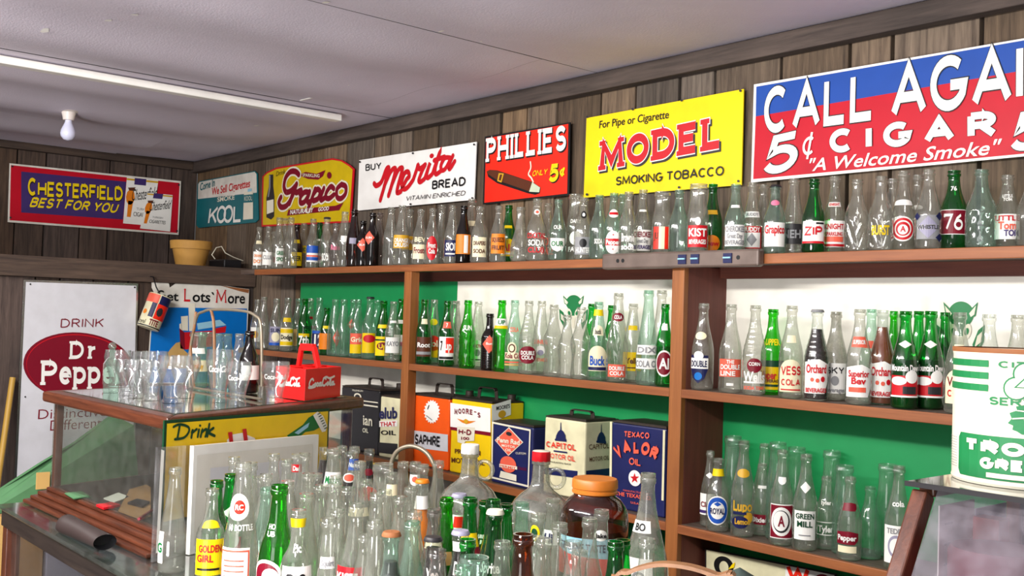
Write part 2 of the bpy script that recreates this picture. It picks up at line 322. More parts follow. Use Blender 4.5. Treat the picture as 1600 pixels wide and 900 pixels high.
class Face:   # a flat face standing in the world; px coordinates are projected onto it
    def __init__(s, O, U, V, parent, lift=.0009):
        s.O = Vector(O); s.U = Vector(U).normalized(); s.V = Vector(V).normalized(); s.N = s.U.cross(s.V).normalized(); s.parent = parent; s.lift = lift; s.mb = MB(); s.k = 0
    def uv(s, p):
        d = ray(*p); t = (s.O-CAM).dot(s.N)/d.dot(s.N); q = CAM+d*t-s.O; return Vector((q.dot(s.U), q.dot(s.V)))
    def w(s, uv, n=0): return s.O+s.U*uv[0]+s.V*uv[1]+s.N*n
    def polys(s, ps, mat, lay, jit=False):    # overlapping strokes get hair-thin steps so that no two lie in one plane
        for i, p in enumerate(ps): s.mb.add([s.w(q, lay*s.lift+(2.4e-5*(i % 26) if jit else 0)) for q in p], [tuple(range(len(p)))], mat)
    def poly(s, pts, mat, lay=1): s.polys([[s.uv(p) for p in pts]], mat, lay)
    def slab(s, pts, mat, th=.004):
        P = [s.uv(p) for p in pts]; n = len(P)
        s.mb.add([s.w(p, 0) for p in P]+[s.w(p, -th) for p in P], [tuple(range(n)), tuple(range(2*n-1, n-1, -1))]+[(i, n+i, n+(i+1) % n, (i+1) % n) for i in range(n)], mat)
    def oval(s, c, a, b, mat, lay=1, n=32):   # centre px, px of two axis ends
        c = s.uv(c); a = s.uv(a)-c; b = s.uv(b)-c
        s.polys([[c+a*math.cos(2*math.pi*i/n)+b*math.sin(2*math.pi*i/n) for i in range(n)]], mat, lay)
    def put(s, tris, W, A, B, T, mat, lay, dx=0, dy=0):
        A = s.uv(A); e = (s.uv(B)-A)/W; T = s.uv(T)-A
        s.polys([[A+e*(p[0]+dx)+T*(p[1]+dy) for p in f] for f in tris], mat, lay, True)
    def text(s, t, A, B, T, mat, bold=0.0, lay=2):
        tr, W = text_tris(t, bold); s.put(tr, W, A, B, T, mat, lay)
    def big(s, t, A, B, T, mat, wt=.2, serif=0, sp=.12, outline=None, shadow=None, lay=2):
        tr, W = stroke_text(t, wt, serif, sp)
        if shadow: s.put(stroke_text(t, wt, serif, sp, shadow[1]*.4)[0], W, A, B, T, shadow[0], lay, shadow[1], -shadow[1])
        if outline: s.put(stroke_text(t, wt, serif, sp, outline[1])[0], W, A, B, T, outline[0], lay+1)
        s.put(tr, W, A, B, T, mat, lay+2)
    def line(s, pts, wpx, mat, lay=2, cap=True, smooth=True):
        q = [s.uv(p) for p in pts]; wd = (s.uv((pts[0][0]+wpx, pts[0][1]))-q[0]).length
        if smooth and len(q) > 2: q = catmull(q)
        s.k += 1; s.polys(stroke(q, wd, cap), mat, lay+(s.k % 9)*.02, True)
    def done(s, name, bevel=0):
        o = s.mb.build(name, s.parent); s.mb = MB(); return o
def catmull(P, n=5):
    P = [Vector(p) for p in P]; out = []
    for i in range(len(P)-1):
        p0 = P[i-1] if i else P[i]; p1 = P[i]; p2 = P[i+1]; p3 = P[i+2] if i+2 < len(P) else p2
        for k in range(n):
            t = k/n; out.append(.5*((2*p1)+(p2-p0)*t+(2*p0-5*p1+4*p2-p3)*t*t+(3*p1-p0-3*p2+p3)*t**3))
    out.append(P[-1]); return out
BACKU, UPV, LEFTU = (1, 0, 0), (0, 0, 1), (0, 1, 0)
# ------------------------------------------------------------------ setting
ZC = 2.447
def tone(lo, hi, warm=.13):
    t = random.uniform(lo, hi); k = random.uniform(-warm*.35, warm) if random.random() < .8 else random.uniform(.15, .3); return (t*(1+k), t, t*(1-k*1.3))
def boards_x(y, x0, x1, z0, z1, wmin, wmax, mat, seed, gap=.010, lo=.55, hi=1.3, depth=.022):
    random.seed(seed); m = MB(); x = x0; m.box(x0, x1, y+.03, y+.05, z0, z1, 'dark_wood')
    while x < x1:
        wd = min(random.uniform(wmin, wmax), x1-x); d = random.uniform(0, .008)
        m.box(x, x+wd-gap, y+d, y+depth+.008, z0, z1, mat, tone(lo, hi)); x += wd
    return m
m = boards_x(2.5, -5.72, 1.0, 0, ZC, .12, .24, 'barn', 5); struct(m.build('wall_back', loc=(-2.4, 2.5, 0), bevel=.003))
def boards_y(x, y0, y1, z0, z1, wmin, wmax, mat, seed, lo, hi):
    random.seed(seed); m = MB(); y = y1; m.box(x-.05, x-.03, y0, y1, z0, z1, 'dark_wood')
    while y > y0:
        wd = min(random.uniform(wmin, wmax), y-y0); d = random.uniform(0, .008)
        m.box(x-.03, x-d, y-wd+.007, y, z0, z1, mat, tone(lo, hi)); y -= wd
    return m
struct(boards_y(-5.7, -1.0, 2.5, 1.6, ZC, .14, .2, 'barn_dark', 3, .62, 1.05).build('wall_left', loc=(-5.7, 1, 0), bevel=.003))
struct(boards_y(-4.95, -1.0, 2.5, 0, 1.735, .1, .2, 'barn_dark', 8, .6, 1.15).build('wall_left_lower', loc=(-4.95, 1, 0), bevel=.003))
m = MB(); m.box(-5.7, -4.96, -1, 2.5, 1.80, 1.827, 'trim_y', .7); m.box(-4.96, -4.925, -1, 2.497, 1.735, 1.829, 'trim_y', .85)
struct(m.build('trim_1', loc=(-5, 1, 1.8), bevel=.004))
m = MB(); m.box(-5.7, 1.0, 2.455, 2.5, 2.388, ZC, 'trim_x', .95); struct(m.build('trim_2', loc=(-2.4, 2.5, 2.4), bevel=.003))
m = MB(); m.box(-5.7, -5.66, -1.0, 2.455, 2.40, ZC, 'trim_y', .6); struct(m.build('trim_3', loc=(-5.7, 1, 2.4), bevel=.003))
m = MB(); m.box(-5.75, 1.0, -3.2, 2.55, -.05, 0, 'floor_wood'); struct(m.build('floor', loc=(-2.4, 0, 0)))
# ceiling: fibre boards sagging between the joists
sy = at(620, 117, 'z', ZC).y; sx = at(690, 55, 'z', ZC).x
xs = sorted(set([-5.75, 1.0]+[sx+1.22*i for i in range(-4, 4) if -5.75 < sx+1.22*i < 1.0]))
m = MB(); random.seed(4)
for i in range(len(xs)-1):
    off = [0, .75, .2, .95, .4, 0, .6][i % 7]
    ys = [-3.2]+[y for y in sorted(sy+off+2.44*j for j in range(-3, 3)) if -3.1 < y < 2.5]+[2.52]
    for j in range(len(ys)-1):
        x0, x1, y0, y1 = xs[i]+.001, xs[i+1]-.001, ys[j]+.001, ys[j+1]-.001; nx = max(2, int((x1-x0)/.05)); ny = max(2, int((y1-y0)/.2)); dz = random.uniform(-.0015, .0015); tl = random.uniform(-.002, .002)
        g = []
        for a in range(nx+1):
            for b in range(ny+1):
                X = x0+(x1-x0)*a/nx; Y = y0+(y1-y0)*b/ny
                e = min(1, (2.5-Y)/.5) if Y > 2 else 1
                z = ZC+.004-.027*(1-math.cos(2*math.pi*(X-sx)/.61))*.5*e + dz*e + tl*(b/ny)
                g.append((X, Y, z))
        m.add(g, [(a*(ny+1)+b, a*(ny+1)+b+1, (a+1)*(ny+1)+b+1, (a+1)*(ny+1)+b) for a in range(nx) for b in range(ny)], 'ceiling_board')
m.box(-5.75, 1.0, -3.2, 2.52, ZC+.02, ZC+.05, 'dark_wood')
for (px, py, r) in ((70, 42, .05), (210, 16, .04), (170, 36, .03), (508, 7, .03), (690, 52, .03), (752, 68, .015), (400, 199, .03), (205, 148, .012), (147, 148, .012), (275, 42, .008), (405, 112, .008), (545, 131, .01)):   # torn paper flecks
    p = at(px, py, 'z', ZC-.006); zf_ = lambda X: ZC+.004-.027*(1-math.cos(2*math.pi*(X-sx)/.61))*.5-.0045; r *= .8; m.add([(p.x+qx, p.y+qy, zf_(p.x+qx)+.0015) for qx, qy in [(r*random.uniform(.4, 1)*math.cos(k), r*random.uniform(.15, .5)*math.sin(k)) for k in range(6)]], [(0, 1, 2, 3, 4, 5)], 'white')
a = at(470, 157, 'z', ZC-.01); b_ = at(512, 147, 'z', ZC-.01); m.bar(a, b_, .008, .003, 'white')
struct(m.build('ceiling', loc=(-2.4, 0, ZC), smooth=True))
a = at(0, 97, 'z', ZC-.02); b_ = at(535, 184, 'z', ZC-.02); xb = (a.x+b_.x)/2
m = MB(); m.box(xb-.024, xb+.024, -3, b_.y, ZC-.033, ZC-.006, 'white'); struct(m.build('trim_4', loc=(xb, 0, ZC), bevel=.004))

p = at(108, 170, 'z', ZC-.006); L = thing('ceiling_light', (p.x, p.y, p.z), 'unlit bare bulb in a white porcelain holder on the ceiling', 'light')
m = MB(); m.lathe([(0, .062), (-.006, .062), (-.012, .05), (-.016, .03), (-.03, .026), (-.048, .022), (-.05, .012)], 'porcelain', p, cap1=True); m.build('lamp_holder', L, smooth=40)
m = MB(); m.lathe([(-.048, .013), (-.06, .015), (-.075, .022), (-.092, .029), (-.105, .031), (-.118, .028), (-.13, .018), (-.135, .002)], 'bulb', p, cap1=True); m.build('bulb', L, smooth=True)

# ------------------------------------------------------------------ tin signs on the walls
def sign(name, P, label, O, U, names=None):
    t = thing(name, O, label, 'sign', None); return t, Face(O, U, UPV, t)
def ctr(pts, ax, val):
    q = [at(*p, ax, val) for p in pts]; return sum(q, Vector())/len(q)
def grow(P, k):
    cx = sum(p[0] for p in P)/len(P); cy = sum(p[1] for p in P)/len(P)
    return [(p[0]+(k if p[0] < cx else -k), p[1]+(k if p[1] < cy else -k)) for p in P]
def nails(f, pts, mat='charcoal', r=1.6, lay=5):
    root = f.parent; f.parent = next(c for c in root.children if c.name.startswith('panel'))
    for (x, y) in pts: f.oval((x, y), (x+r, y), (x, y-r), mat, lay, 8); f.done('nail')
    f.parent = root

# cigarette sign on the left wall
P = [(15, 255), (283, 283), (279, 367), (12, 347)]; t, f = sign('tin_sign', P, 'red sign with a navy panel and two white cigarette packs on dark left wall', ctr(P, 'x', -5.69), LEFTU)
f.slab(P, 'rust_white'); f.poly([(17, 258), (280.5, 286), (277, 364), (15, 344)], 'sign_red'); f.poly([(33, 268), (197, 284), (192, 343), (33, 332)], 'purple', 2); f.done('panel')
f.big('C', (43, 305), (57, 306.5), (43.5, 277), 'yellow', .2, lay=3, shadow=('black', .05)); f.big('HESTERFIELD', (58.5, 306.5), (191, 314), (59, 283), 'yellow', .2, sp=.12, lay=3, shadow=('black', .05))
f.big('BEST FOR YOU', (45, 323.5), (181, 333), (51, 308), 'yellow', .2, sp=.14, lay=3); f.done('lettering')
for Q, nm in (([(198, 277), (247, 282), (238, 353), (192, 349)], 0), ([(230, 301), (269, 305), (265, 362), (218, 357)], 5)):
    mx = lambda a, b: (Q[0][0]+(Q[1][0]-Q[0][0])*a+(Q[3][0]-Q[0][0])*b, Q[0][1]+(Q[1][1]-Q[0][1])*a+(Q[3][1]-Q[0][1])*b)
    f.poly(Q, 'white', 3+nm); f.poly([mx(.25, 0), mx(.62, 0), mx(.62, .14), mx(.25, .14)], 'purple', 4+nm)
    f.poly([mx(.0, .02), mx(.25, .02), mx(.25, .06), mx(0, .06)], 'gold', 4+nm); f.poly([mx(.62, .02), mx(1, .02), mx(1, .06), mx(.62, .06)], 'gold', 4+nm)
    f.oval(mx(.16, .42), mx(.3, .42), mx(.16, .25), 'orange', 4+nm, 10); f.poly([mx(.1, .5), mx(.26, .5), mx(.22, .85), mx(.1, .85)], 'orange', 4+nm); f.poly([mx(.06, .22), mx(.3, .2), mx(.24, .28), mx(.1, .28)], 'brown', 5+nm)
    f.text('Chesterfield', mx(.2, .5), mx(.98, .38), mx(.22, .25), 'black', 0, 5+nm); f.text('CIGARETTES', mx(.3, .82), mx(.95, .82), mx(.3, .73), 'black', 0, 5+nm); f.text('TURKISH', mx(.38, .68), mx(.8, .68), mx(.38, .63), 'grey', 0, 5+nm)
f.done('pack_picture'); nails(f, [(19, 260), (279, 289), (276, 361), (16, 340)])

# teal menthol sign
P = [(312, 283), (398, 267), (402, 271), (403.5, 343), (399, 347.5), (310, 356), (306.5, 352), (308.5, 288)]; t, f = sign('tin_sign', P, 'small white and teal sign with a cigarette pack, leftmost on the shelf wall', ctr(P, 'y', 2.49), BACKU)
f.slab(P, 'teal'); f.poly([(312, 284.5), (398, 268.5), (401, 272), (401.5, 301), (309.5, 311), (310, 288)], 'rust_white'); f.poly([(309.5, 311), (401.5, 301), (402, 343), (399, 346), (310, 354.5), (308, 351)], 'teal', 1); f.done('panel')
f.text('Come In', (313, 298), (336, 290.5), (313.5, 286.5), 'teal', .02); f.text('We Sell Cigarettes', (331, 305), (391, 292), (331.5, 293.5), 'red', .02); f.text('SMOKE', (340, 315.5), (367, 311.5), (340.3, 308.5), 'ivory', .02)
f.big('K', (325.5, 351), (339, 349.5), (329, 324), 'white', .17); f.big('OO', (339, 349.5), (364, 348), (341, 322), 'white', .17, sp=-.28); f.big('L', (365, 348), (378, 347), (366, 321), 'white', .17); f.done('lettering')
f.poly([(382, 300.5), (396, 298.5), (396, 342), (380.5, 343.5)], 'ivory', 3); f.poly([(382, 305), (396, 303.5), (396, 316), (381.7, 317)], 'teal', 4); f.text('KOOL', (383, 314), (395, 313), (383, 307), 'ivory', 0, 5); f.poly([(388, 295.5), (394, 294.5), (394, 299), (388, 300)], 'lightblue', 4); f.done('pack_picture')

# yellow soda sign with a curved top
z6 = lambda x, y: (290+x/4.09, 210+y/4.09)
P = [z6(*q) for q in ((490, 270), (520, 240), (580, 212), (940, 152), (1000, 165), (1050, 195), (1078, 220), (1055, 562), (485, 590))]
t, f = sign('tin_sign', P, 'yellow sign with a curved top, maroon script and a pictured soda bottle', ctr(P, 'y', 2.487), BACKU)
f.slab(P, 'red'); f.poly([z6(*q) for q in ((500, 272), (525, 248), (582, 222), (938, 163), (995, 173), (1043, 202), (1068, 224), (1046, 552), (494, 579))], 'sign_grapico'); f.done('panel')
f.text('Drink', z6(580, 268), z6(638, 252), z6(584, 238), 'black', 0, 2)
for G in ([(728, 258), (706, 238), (674, 240), (645, 275), (633, 330), (645, 368), (672, 364), (696, 342), (714, 318)], [(714, 318), (684, 400), (650, 455), (615, 465), (600, 435), (614, 402)],
          [(668, 442), (692, 372), (702, 362), (714, 372), (742, 358), (735, 380)], [(792, 372), (765, 370), (740, 400), (738, 435), (760, 435), (785, 400), (797, 366)], [(797, 366), (782, 415), (787, 434), (805, 428)],
          [(832, 350), (808, 420), (787, 478)], [(820, 385), (845, 352), (864, 368), (852, 410), (822, 425)], [(888, 345), (868, 400), (872, 420), (894, 405)], [(952, 348), (932, 334), (906, 368), (900, 402), (922, 410), (952, 386)],
          [(1000, 320), (972, 350), (972, 400), (998, 410), (1026, 380), (1028, 335), (1000, 320)]):
    q = [z6(*p) for p in G]; f.line(q, 7.4, 'ivory', 3); f.line(q, 4.6, 'maroon', 4)
f.oval(z6(921, 262), z6(936, 262), z6(921, 240), 'maroon', 3, 14)
f.poly([z6(*q) for q in ((718, 262), (770, 240), (840, 252), (897, 228), (880, 268), (850, 290), (785, 285), (742, 268))], 'maroon', 3); f.text('SPARKLING', z6(752, 270), z6(862, 276), z6(752, 250), 'ivory', .01, 5)
f.poly([z6(*q) for q in ((660, 482), (960, 456), (1012, 436), (985, 485), (650, 520))], 'maroon', 3); f.text('NATURALLY', z6(672, 512), z6(820, 497), z6(676, 484), 'white', .02, 5); f.text('GOOD', z6(852, 492), z6(920, 485), z6(855, 467), 'white', .02, 5); f.done('lettering')
f.poly([z6(*q) for q in ((536, 258), (562, 256), (562, 330), (570, 400), (568, 525), (548, 545), (518, 530), (518, 405), (534, 335))], 'charcoal', 2); f.poly([z6(*q) for q in ((522, 425), (565, 415), (565, 495), (522, 510))], 'ivory', 3); f.poly([z6(*q) for q in ((537, 262), (545, 262), (545, 340), (535, 400), (528, 400), (537, 335))], 'grey', 3); f.done('bottle_picture')

# white bread sign
z7 = lambda x, y: (540+x/4.21, 170+y/4.21)
P = [z7(*q) for q in ((90, 338), (861, 217), (845, 598), (78, 670))]; t, f = sign('tin_sign', P, 'white sign with big red script and black capitals on board wall', ctr(P, 'y', 2.485), BACKU)
f.slab(P, 'sign_white'); f.done('panel')
f.big('BUY', z7(135, 410), z7(238, 396), z7(135, 366), 'black', .16, sp=.18); f.done('lettering')
for G in ([(190, 492), (205, 506), (238, 480), (268, 402), (285, 388), (282, 410)], [(284, 388), (262, 490), (230, 602)], [(256, 508), (298, 415), (326, 392), (326, 425), (300, 520), (284, 572)], [(304, 505), (345, 408), (374, 390), (368, 430), (345, 515), (342, 552), (365, 545)],
          [(365, 545), (400, 470), (420, 445), (412, 415), (388, 428), (370, 490), (384, 528), (412, 515), (446, 468)], [(446, 468), (470, 398), (478, 372), (488, 396), (526, 368)], [(526, 368), (503, 415), (484, 468), (494, 482), (522, 460)], [(522, 460), (558, 355), (536, 425), (542, 455), (572, 430)],
          [(572, 430), (625, 275), (592, 388), (596, 430), (628, 410)], [(584, 340), (652, 316)], [(690, 322), (655, 325), (630, 370), (634, 405), (660, 392), (695, 325)], [(708, 308), (682, 372), (688, 396), (720, 345)]):
    f.line([z7(*p) for p in G], 4.6, 'red', 2)
f.oval(z7(568, 310), z7(582, 308), z7(568, 294), 'red', 2, 14)
f.big('BREAD', z7(572, 532), z7(792, 506), z7(574, 474), 'black', .19, sp=.14); f.big('VITAMIN ENRICHED', z7(398, 606), z7(788, 570), z7(405, 576), 'charcoal', .13, sp=.14); f.done('lettering')
nails(f, [z7(447, 293), z7(98, 350), z7(850, 236), z7(432, 628), z7(838, 588)])

# red cigar sign
P = [(757.5, 213.5), (891, 191), (889, 305), (754.5, 319.5)]; t, f = sign('tin_sign', P, 'black-bordered orange red sign picturing a smoking cigar', ctr(P, 'y', 2.485), BACKU)
f.slab(P, 'black'); f.poly(grow(P, 2.6), 'scarlet'); f.done('panel')
f.big('PHILLIES', z7(925, 352), z7(1460, 274), z7(928, 197), 'white', .22, serif=.7, sp=.06, shadow=('black', .045))
f.big('ONLY', z7(1232, 446), z7(1328, 432), z7(1240, 408), 'yellow', .16, sp=.15); f.big('5', z7(1338, 486), z7(1402, 478), z7(1350, 366), 'yellow', .24, shadow=('black', .05)); f.big('¢', z7(1410, 455), z7(1452, 448), z7(1416, 385), 'yellow', .18); f.done('lettering')
f.poly([z7(*q) for q in ((930, 412), (950, 402), (1000, 405), (1232, 482), (1285, 518), (1280, 555), (1250, 566), (1200, 556), (1000, 490), (940, 448))], 'black', 2)
f.poly([z7(*q) for q in ((932, 412), (952, 404), (1000, 407), (1232, 484), (1215, 545), (1000, 470), (940, 430))], 'brown', 3); f.poly([z7(*q) for q in ((1232, 484), (1284, 518), (1278, 550), (1212, 546))], 'ash', 4)
f.poly([z7(*q) for q in ((1012, 424), (1046, 426), (1030, 486), (1002, 476))], 'gold', 4); f.poly([z7(*q) for q in ((1022, 432), (1036, 434), (1026, 474), (1012, 470))], 'brown', 5); f.line([z7(*q) for q in ((1238, 482), (1225, 455), (1207, 430), (1222, 390), (1220, 350))], 1.8, 'ivory', 3); f.done('cigar_picture')

# yellow pipe tobacco sign
z8 = lambda x, y: (890+x/2.2535, 40+y/2.2535)
P = [(916.5, 184.5), (1162, 139), (1158.5, 289), (912, 309)]; t, f = sign('tin_sign', P, 'bright yellow sign with red slab capitals, hung below the ceiling trim', ctr(P, 'y', 2.485), BACKU)
f.slab(P, 'sign_yellow'); f.done('panel')
f.text('For Pipe or Cigarette', z8(105, 362), z8(350, 326), z8(107, 336), 'black', .012); f.big('MODEL', z8(103, 512), z8(545, 430), z8(105, 410), 'red', .26, serif=.62, sp=.03, outline=('white', .035), shadow=('charcoal', .075)); f.big('SMOKING TOBACCO', z8(165, 564), z8(545, 528), z8(166, 533), 'black', .18, sp=.12); f.done('lettering')
nails(f, [z8(65, 322), z8(225, 295), z8(397, 264), z8(604, 230), z8(597, 548), z8(388, 570), z8(64, 595)], r=2)

# red and blue cigar sign running out of the frame
P = [(1178, 132), (1710, 41), (1706, 234), (1173.5, 285)]; t, f = sign('tin_sign', P, 'wide red and blue sign with big white capitals, cut by right edge', ctr(P, 'y', 2.485), BACKU)
f.slab(P, 'sign_white'); f.poly([(1181, 182), (1705, 92), (1703, 230.5), (1177, 280)], 'sign_red'); f.poly([(1182, 135.5), (1705, 45), (1705, 92), (1181, 182)], 'sign_blue'); f.done('panel')
kw = dict(outline=('black', .022))
f.big('CALL', z8(686, 384), z8(1072, 333), z8(690, 220), 'white', .19, sp=.14, **kw); f.big('AGAIN', z8(1134, 328), z8(1760, 246), z8(1136, 140), 'white', .19, sp=.12, **kw)
f.big('5', z8(678, 532), z8(800, 508), z8(700, 393), 'white', .2, serif=0, **kw); f.big('¢', z8(820, 480), z8(866, 470), z8(826, 378), 'white', .1); f.big('CIGAR', z8(918, 452), z8(1508, 392), z8(918, 368), 'white', .27, sp=.5, **kw)
f.text('"A Welcome Smoke"', z8(836, 514), z8(1505, 452), z8(850, 470), 'white', .012, 3); f.big('5', z8(1548, 450), z8(1668, 430), z8(1570, 310), 'white', .2, **kw); f.big('¢', z8(1690, 410), z8(1740, 400), z8(1700, 310), 'white', .1); f.done('lettering')

# white soda sign standing against the lower left wall
P = [(37, 437), (216, 443), (209, 800), (20, 796)]; t, f = sign('tin_sign', P, 'tall white metal sign with a maroon oval on dark board wall', ctr(P, 'x', -4.935), LEFTU)
f.slab(P, 'chrome', .012); f.poly([(40.5, 440.5), (213, 446.5), (206, 797), (24, 793)], 'sign_silver'); f.done('panel')
f.big('DRINK', (94, 512), (161, 511), (95, 498), 'maroon', .12, sp=.22); f.text('Distinctively', (59, 655), (182, 649), (60, 640), 'maroon', -.005); f.text('Different', (78, 673), (158, 668), (79, 657), 'maroon', -.005); f.done('lettering')
f.oval((125.5, 573), (209, 577), (125, 519.5), 'maroon', 2, 48); f.oval((125.5, 573.5), (205, 577.5), (125, 522.5), 'red', 3, 48); f.oval((125.5, 574), (204.5, 578), (125, 524), 'maroon', 4, 48); f.done('oval_emblem')
f.big('D', (107, 561), (131, 560.5), (108, 533), 'white', .2, serif=.6, lay=4); f.big('r', (136, 560.5), (152, 560), (137, 533), 'white', .2, serif=.6, lay=4); f.done('oval_lettering')
f.big('Pepper', (62, 601.5), (196, 599), (63, 563), 'white', .2, serif=.6, sp=.02, lay=4); f.done('oval_lettering')
nails(f, [(47, 444), (210, 449), (39, 620), (206, 600)], r=1.4)

# torn blue poster sign beside it
z4 = lambda x, y: (200+x/6.43, 420+y/6.43)
P = [z4(*q) for q in ((240, 130), (300, 140), (380, 128), (412, 150), (420, 190), (455, 165), (490, 140), (560, 150), (700, 145), (760, 160), (830, 150), (960, 165), (1100, 190), (1218, 205), (1195, 720), (1185, 1150), (190, 1150), (225, 620), (262, 235), (240, 190))]
t, f = sign('tin_sign', P, 'torn white and blue sign picturing a cigarette box on lower left wall', ctr(P, 'x', -4.938), LEFTU)
f.slab(P, 'rust_white'); f.poly([z4(*q) for q in ((252, 385), (1196, 400), (1180, 1145), (196, 1145))], 'sky'); f.poly([z4(*q) for q in ((930, 168), (1216, 208), (1210, 245), (1120, 225))], 'rust', 1); f.done('panel')
f.big('G', z4(288, 312), z4(372, 316), z4(290, 212), 'black', .16); f.text('et', z4(388, 318), z4(505, 322), z4(390, 228), 'black', .02); f.big('L', z4(558, 328), z4(630, 330), z4(560, 200), 'red', .16, serif=.4); f.text('ots`', z4(645, 330), z4(862, 335), z4(650, 225), 'black', .02); f.big('M', z4(878, 340), z4(985, 342), z4(880, 210), 'red', .14, serif=.4); f.text('ore', z4(998, 345), z4(1172, 348), z4(1004, 235), 'black', .02); f.done('lettering')
f.poly([z4(*q) for q in ((515, 595), (565, 638), (572, 812), (525, 800))], 'maroon', 2); f.poly([z4(*q) for q in ((565, 638), (845, 620), (845, 780), (572, 812))], 'red', 2); f.poly([z4(*q) for q in ((690, 548), (920, 512), (985, 565), (700, 612))], 'lightblue', 3); f.poly([z4(*q) for q in ((870, 600), (985, 575), (975, 640), (870, 650))], 'red', 3)
for q in (((530, 478), (600, 472), (602, 622), (536, 618)), ((605, 352), (672, 345), (672, 625), (612, 625)), ((515, 555), (535, 545), (540, 620), (515, 595))): f.poly([z4(*p) for p in q], 'ivory', 3)
f.poly([z4(*q) for q in ((370, 880), (430, 800), (480, 745), (520, 735), (560, 815), (600, 850), (590, 1000), (350, 1000))], 'tan', 2); f.done('box_picture')

# ------------------------------------------------------------------ shelves
ZT, ZM, ZL, YF, YP = 1.806, 1.436, 1.062, 2.25, 2.44
def shelf_board(par, x0, x1, z, name='shelf', th=.024, y1=YP):
    m = MB(); m.box(x0-(.19 if x0 < -4.4 else 0), x1, YF+.012, y1, z-th, z, 'shelf_top'); m.box(x0, x1, YF, YF+.012, z-th, z, 'shelf_x'); m.build(name, par, bevel=.0015)
S1 = thing('wall_shelf', (-2.2, 2.35, ZT), 'long top shelf board carrying a row of soda bottles under the signs', 'shelf')
m = MB(); m.box(-4.62, .4, YF+.012, 2.498, ZT-.02, ZT, 'shelf_top'); m.build('shelf_board', S1); m = MB(); m.box(-4.46, .4, YF, YF+.012, ZT-.026, ZT, 'shelf_x'); m.build('front_lip', S1, bevel=.002)
m = MB(); m.box(-4.36, .4, YP-.03, YP, ZT-.055, ZT-.02, 'shelf_under'); m.build('rail', S1)
XU = -1.905
B1 = thing('bookcase', (-3.15, 2.35, 0), 'left wooden shelf bay with a thin middle post, oil cans on its lower shelf', 'bookcase')
shelf_board(B1, -4.43, XU-.022, ZM); shelf_board(B1, -4.43, XU-.022, ZL)
m = MB(); m.box(-3.235, -3.19, YF-.004, YF+.035, 0, ZT-.026, 'post_z'); m.build('post', B1, bevel=.002)
m = MB(); m.box(-4.36, -3.156, YP, YP+.012, ZM-.024, ZT-.02, 'panel_green'); m.build('back_panel', B1)['label'] = 'green back panel'
m = MB(); m.box(-3.156, XU-.022, YP, YP+.012, ZM-.024, ZT-.02, 'panel_white'); m.build('back_panel', B1)['label'] = 'white back panel'
m = MB(); m.box(-4.36, -3.15, YP, YP+.012, .5, ZM-.024, 'panel_white'); m.build('back_panel', B1)['label'] = 'white back panel'
m = MB(); m.box(-3.15, XU-.022, YP, YP+.012, .5, ZM-.024, 'panel_green'); m.build('back_panel', B1)['label'] = 'green back panel'
B2 = thing('bookcase', (-.9, 2.35, 0), 'right wooden shelf bay with a wide reddish side board', 'bookcase')
m = MB(); m.box(XU-.022, XU+.022, YF, YF+.02, 0, ZT-.026, 'post_z'); m.box(XU-.022, XU+.022, YF+.02, YP+.012, 0, ZT-.026, 'post_red'); m.build('side_board', B2, bevel=.002)
shelf_board(B2, XU+.022, .4, ZM); shelf_board(B2, XU+.022, .4, ZL)
m = MB(); m.box(XU+.022, .4, YP, YP+.012, ZM-.024, ZT-.02, 'panel_white'); m.build('back_panel', B2)['label'] = 'white back panel'
m = MB(); m.box(XU+.022, .4, YP, YP+.012, .5, ZM-.024, 'panel_green'); m.build('back_panel', B2)['label'] = 'green back panel'
def emblem(par, zz):
    f = Face((0, YP-.0005, 0), BACKU, UPV, par)
    z = zz
    f.oval(z(50, 45), z(95, 45), z(50, 0), 'panel_mark', 1); f.poly([z(10, 40), z(90, 40), z(78, 95), z(50, 130), z(22, 95)], 'panel_mark', 1.5)
    for s in (1, -1):
        q = lambda a, b: z(50+s*(a-50), b)
        f.poly([q(-10, 2), q(28, 40), q(18, 62), q(-2, 50)], 'panel_mark', 2); f.poly([q(-4, 14), q(20, 42), q(14, 54), q(2, 46)], 'ivory', 3)
        f.oval(q(27, 105), q(40, 100), q(20, 78), 'ivory', 3, 16); f.oval(q(28, 105), q(36, 104), q(25, 92), 'panel_mark', 4, 12)
        f.poly([q(-30, 140), q(-34, 80), q(-10, 100), q(10, 150), q(0, 200)], 'panel_mark', .5 if s > 0 else .7); f.poly([q(-22, 140), q(-24, 105), q(-8, 120), q(2, 160)], 'ivory', 2)
    f.poly([z(38, 120), z(62, 120), z(56, 190), z(44, 190)], 'ivory', 2); f.done('printed_emblem')
emblem(B1.children[-3] if 0 else next(c for c in B1.children if c.name.startswith('back_panel.001')), lambda x, y: (883+x*.27, 461+y*.27)); emblem(next(c for c in B2.children if c.name.startswith('back_panel')), lambda x, y: (1479+x*.45, 471+y*.45))

# long board tool fixed over the shelf joint
a = at(945, 400, 'y', YF-.015); b_ = at(1190, 396, 'y', YF-.015)
LV = thing('spirit_level', (-1.8, YF-.02, ZT), 'grey brown spirit level lying along the front of the top shelf joint', 'tool')
m = MB(); m.box(a.x, b_.x, YF-.028, YF-.001, ZT-.034, ZT+.012, 'plate'); m.build('body', LV, bevel=.006)
for px in (1066, 1086, 1137):
    m = MB(); q = at(px, 402, 'y', YF-.029); m.box(q.x-.014, q.x+.014, YF-.031, YF-.027, ZT-.024, ZT+.002, 'navy'); m.tube([(q.x-.012, YF-.033, ZT-.01), (q.x+.012, YF-.033, ZT-.01)], 0.0025, 'lightblue'); m.build('vial_window', LV)
for px in (965, 973, 1153):
    m = MB(); q = at(px, 402, 'y', YF-.029); m.tube([(q.x, YF-.0287, ZT-.01), (q.x, YF-.026, ZT-.01)], .006, 'black', 12); m.build('hang_hole', LV)
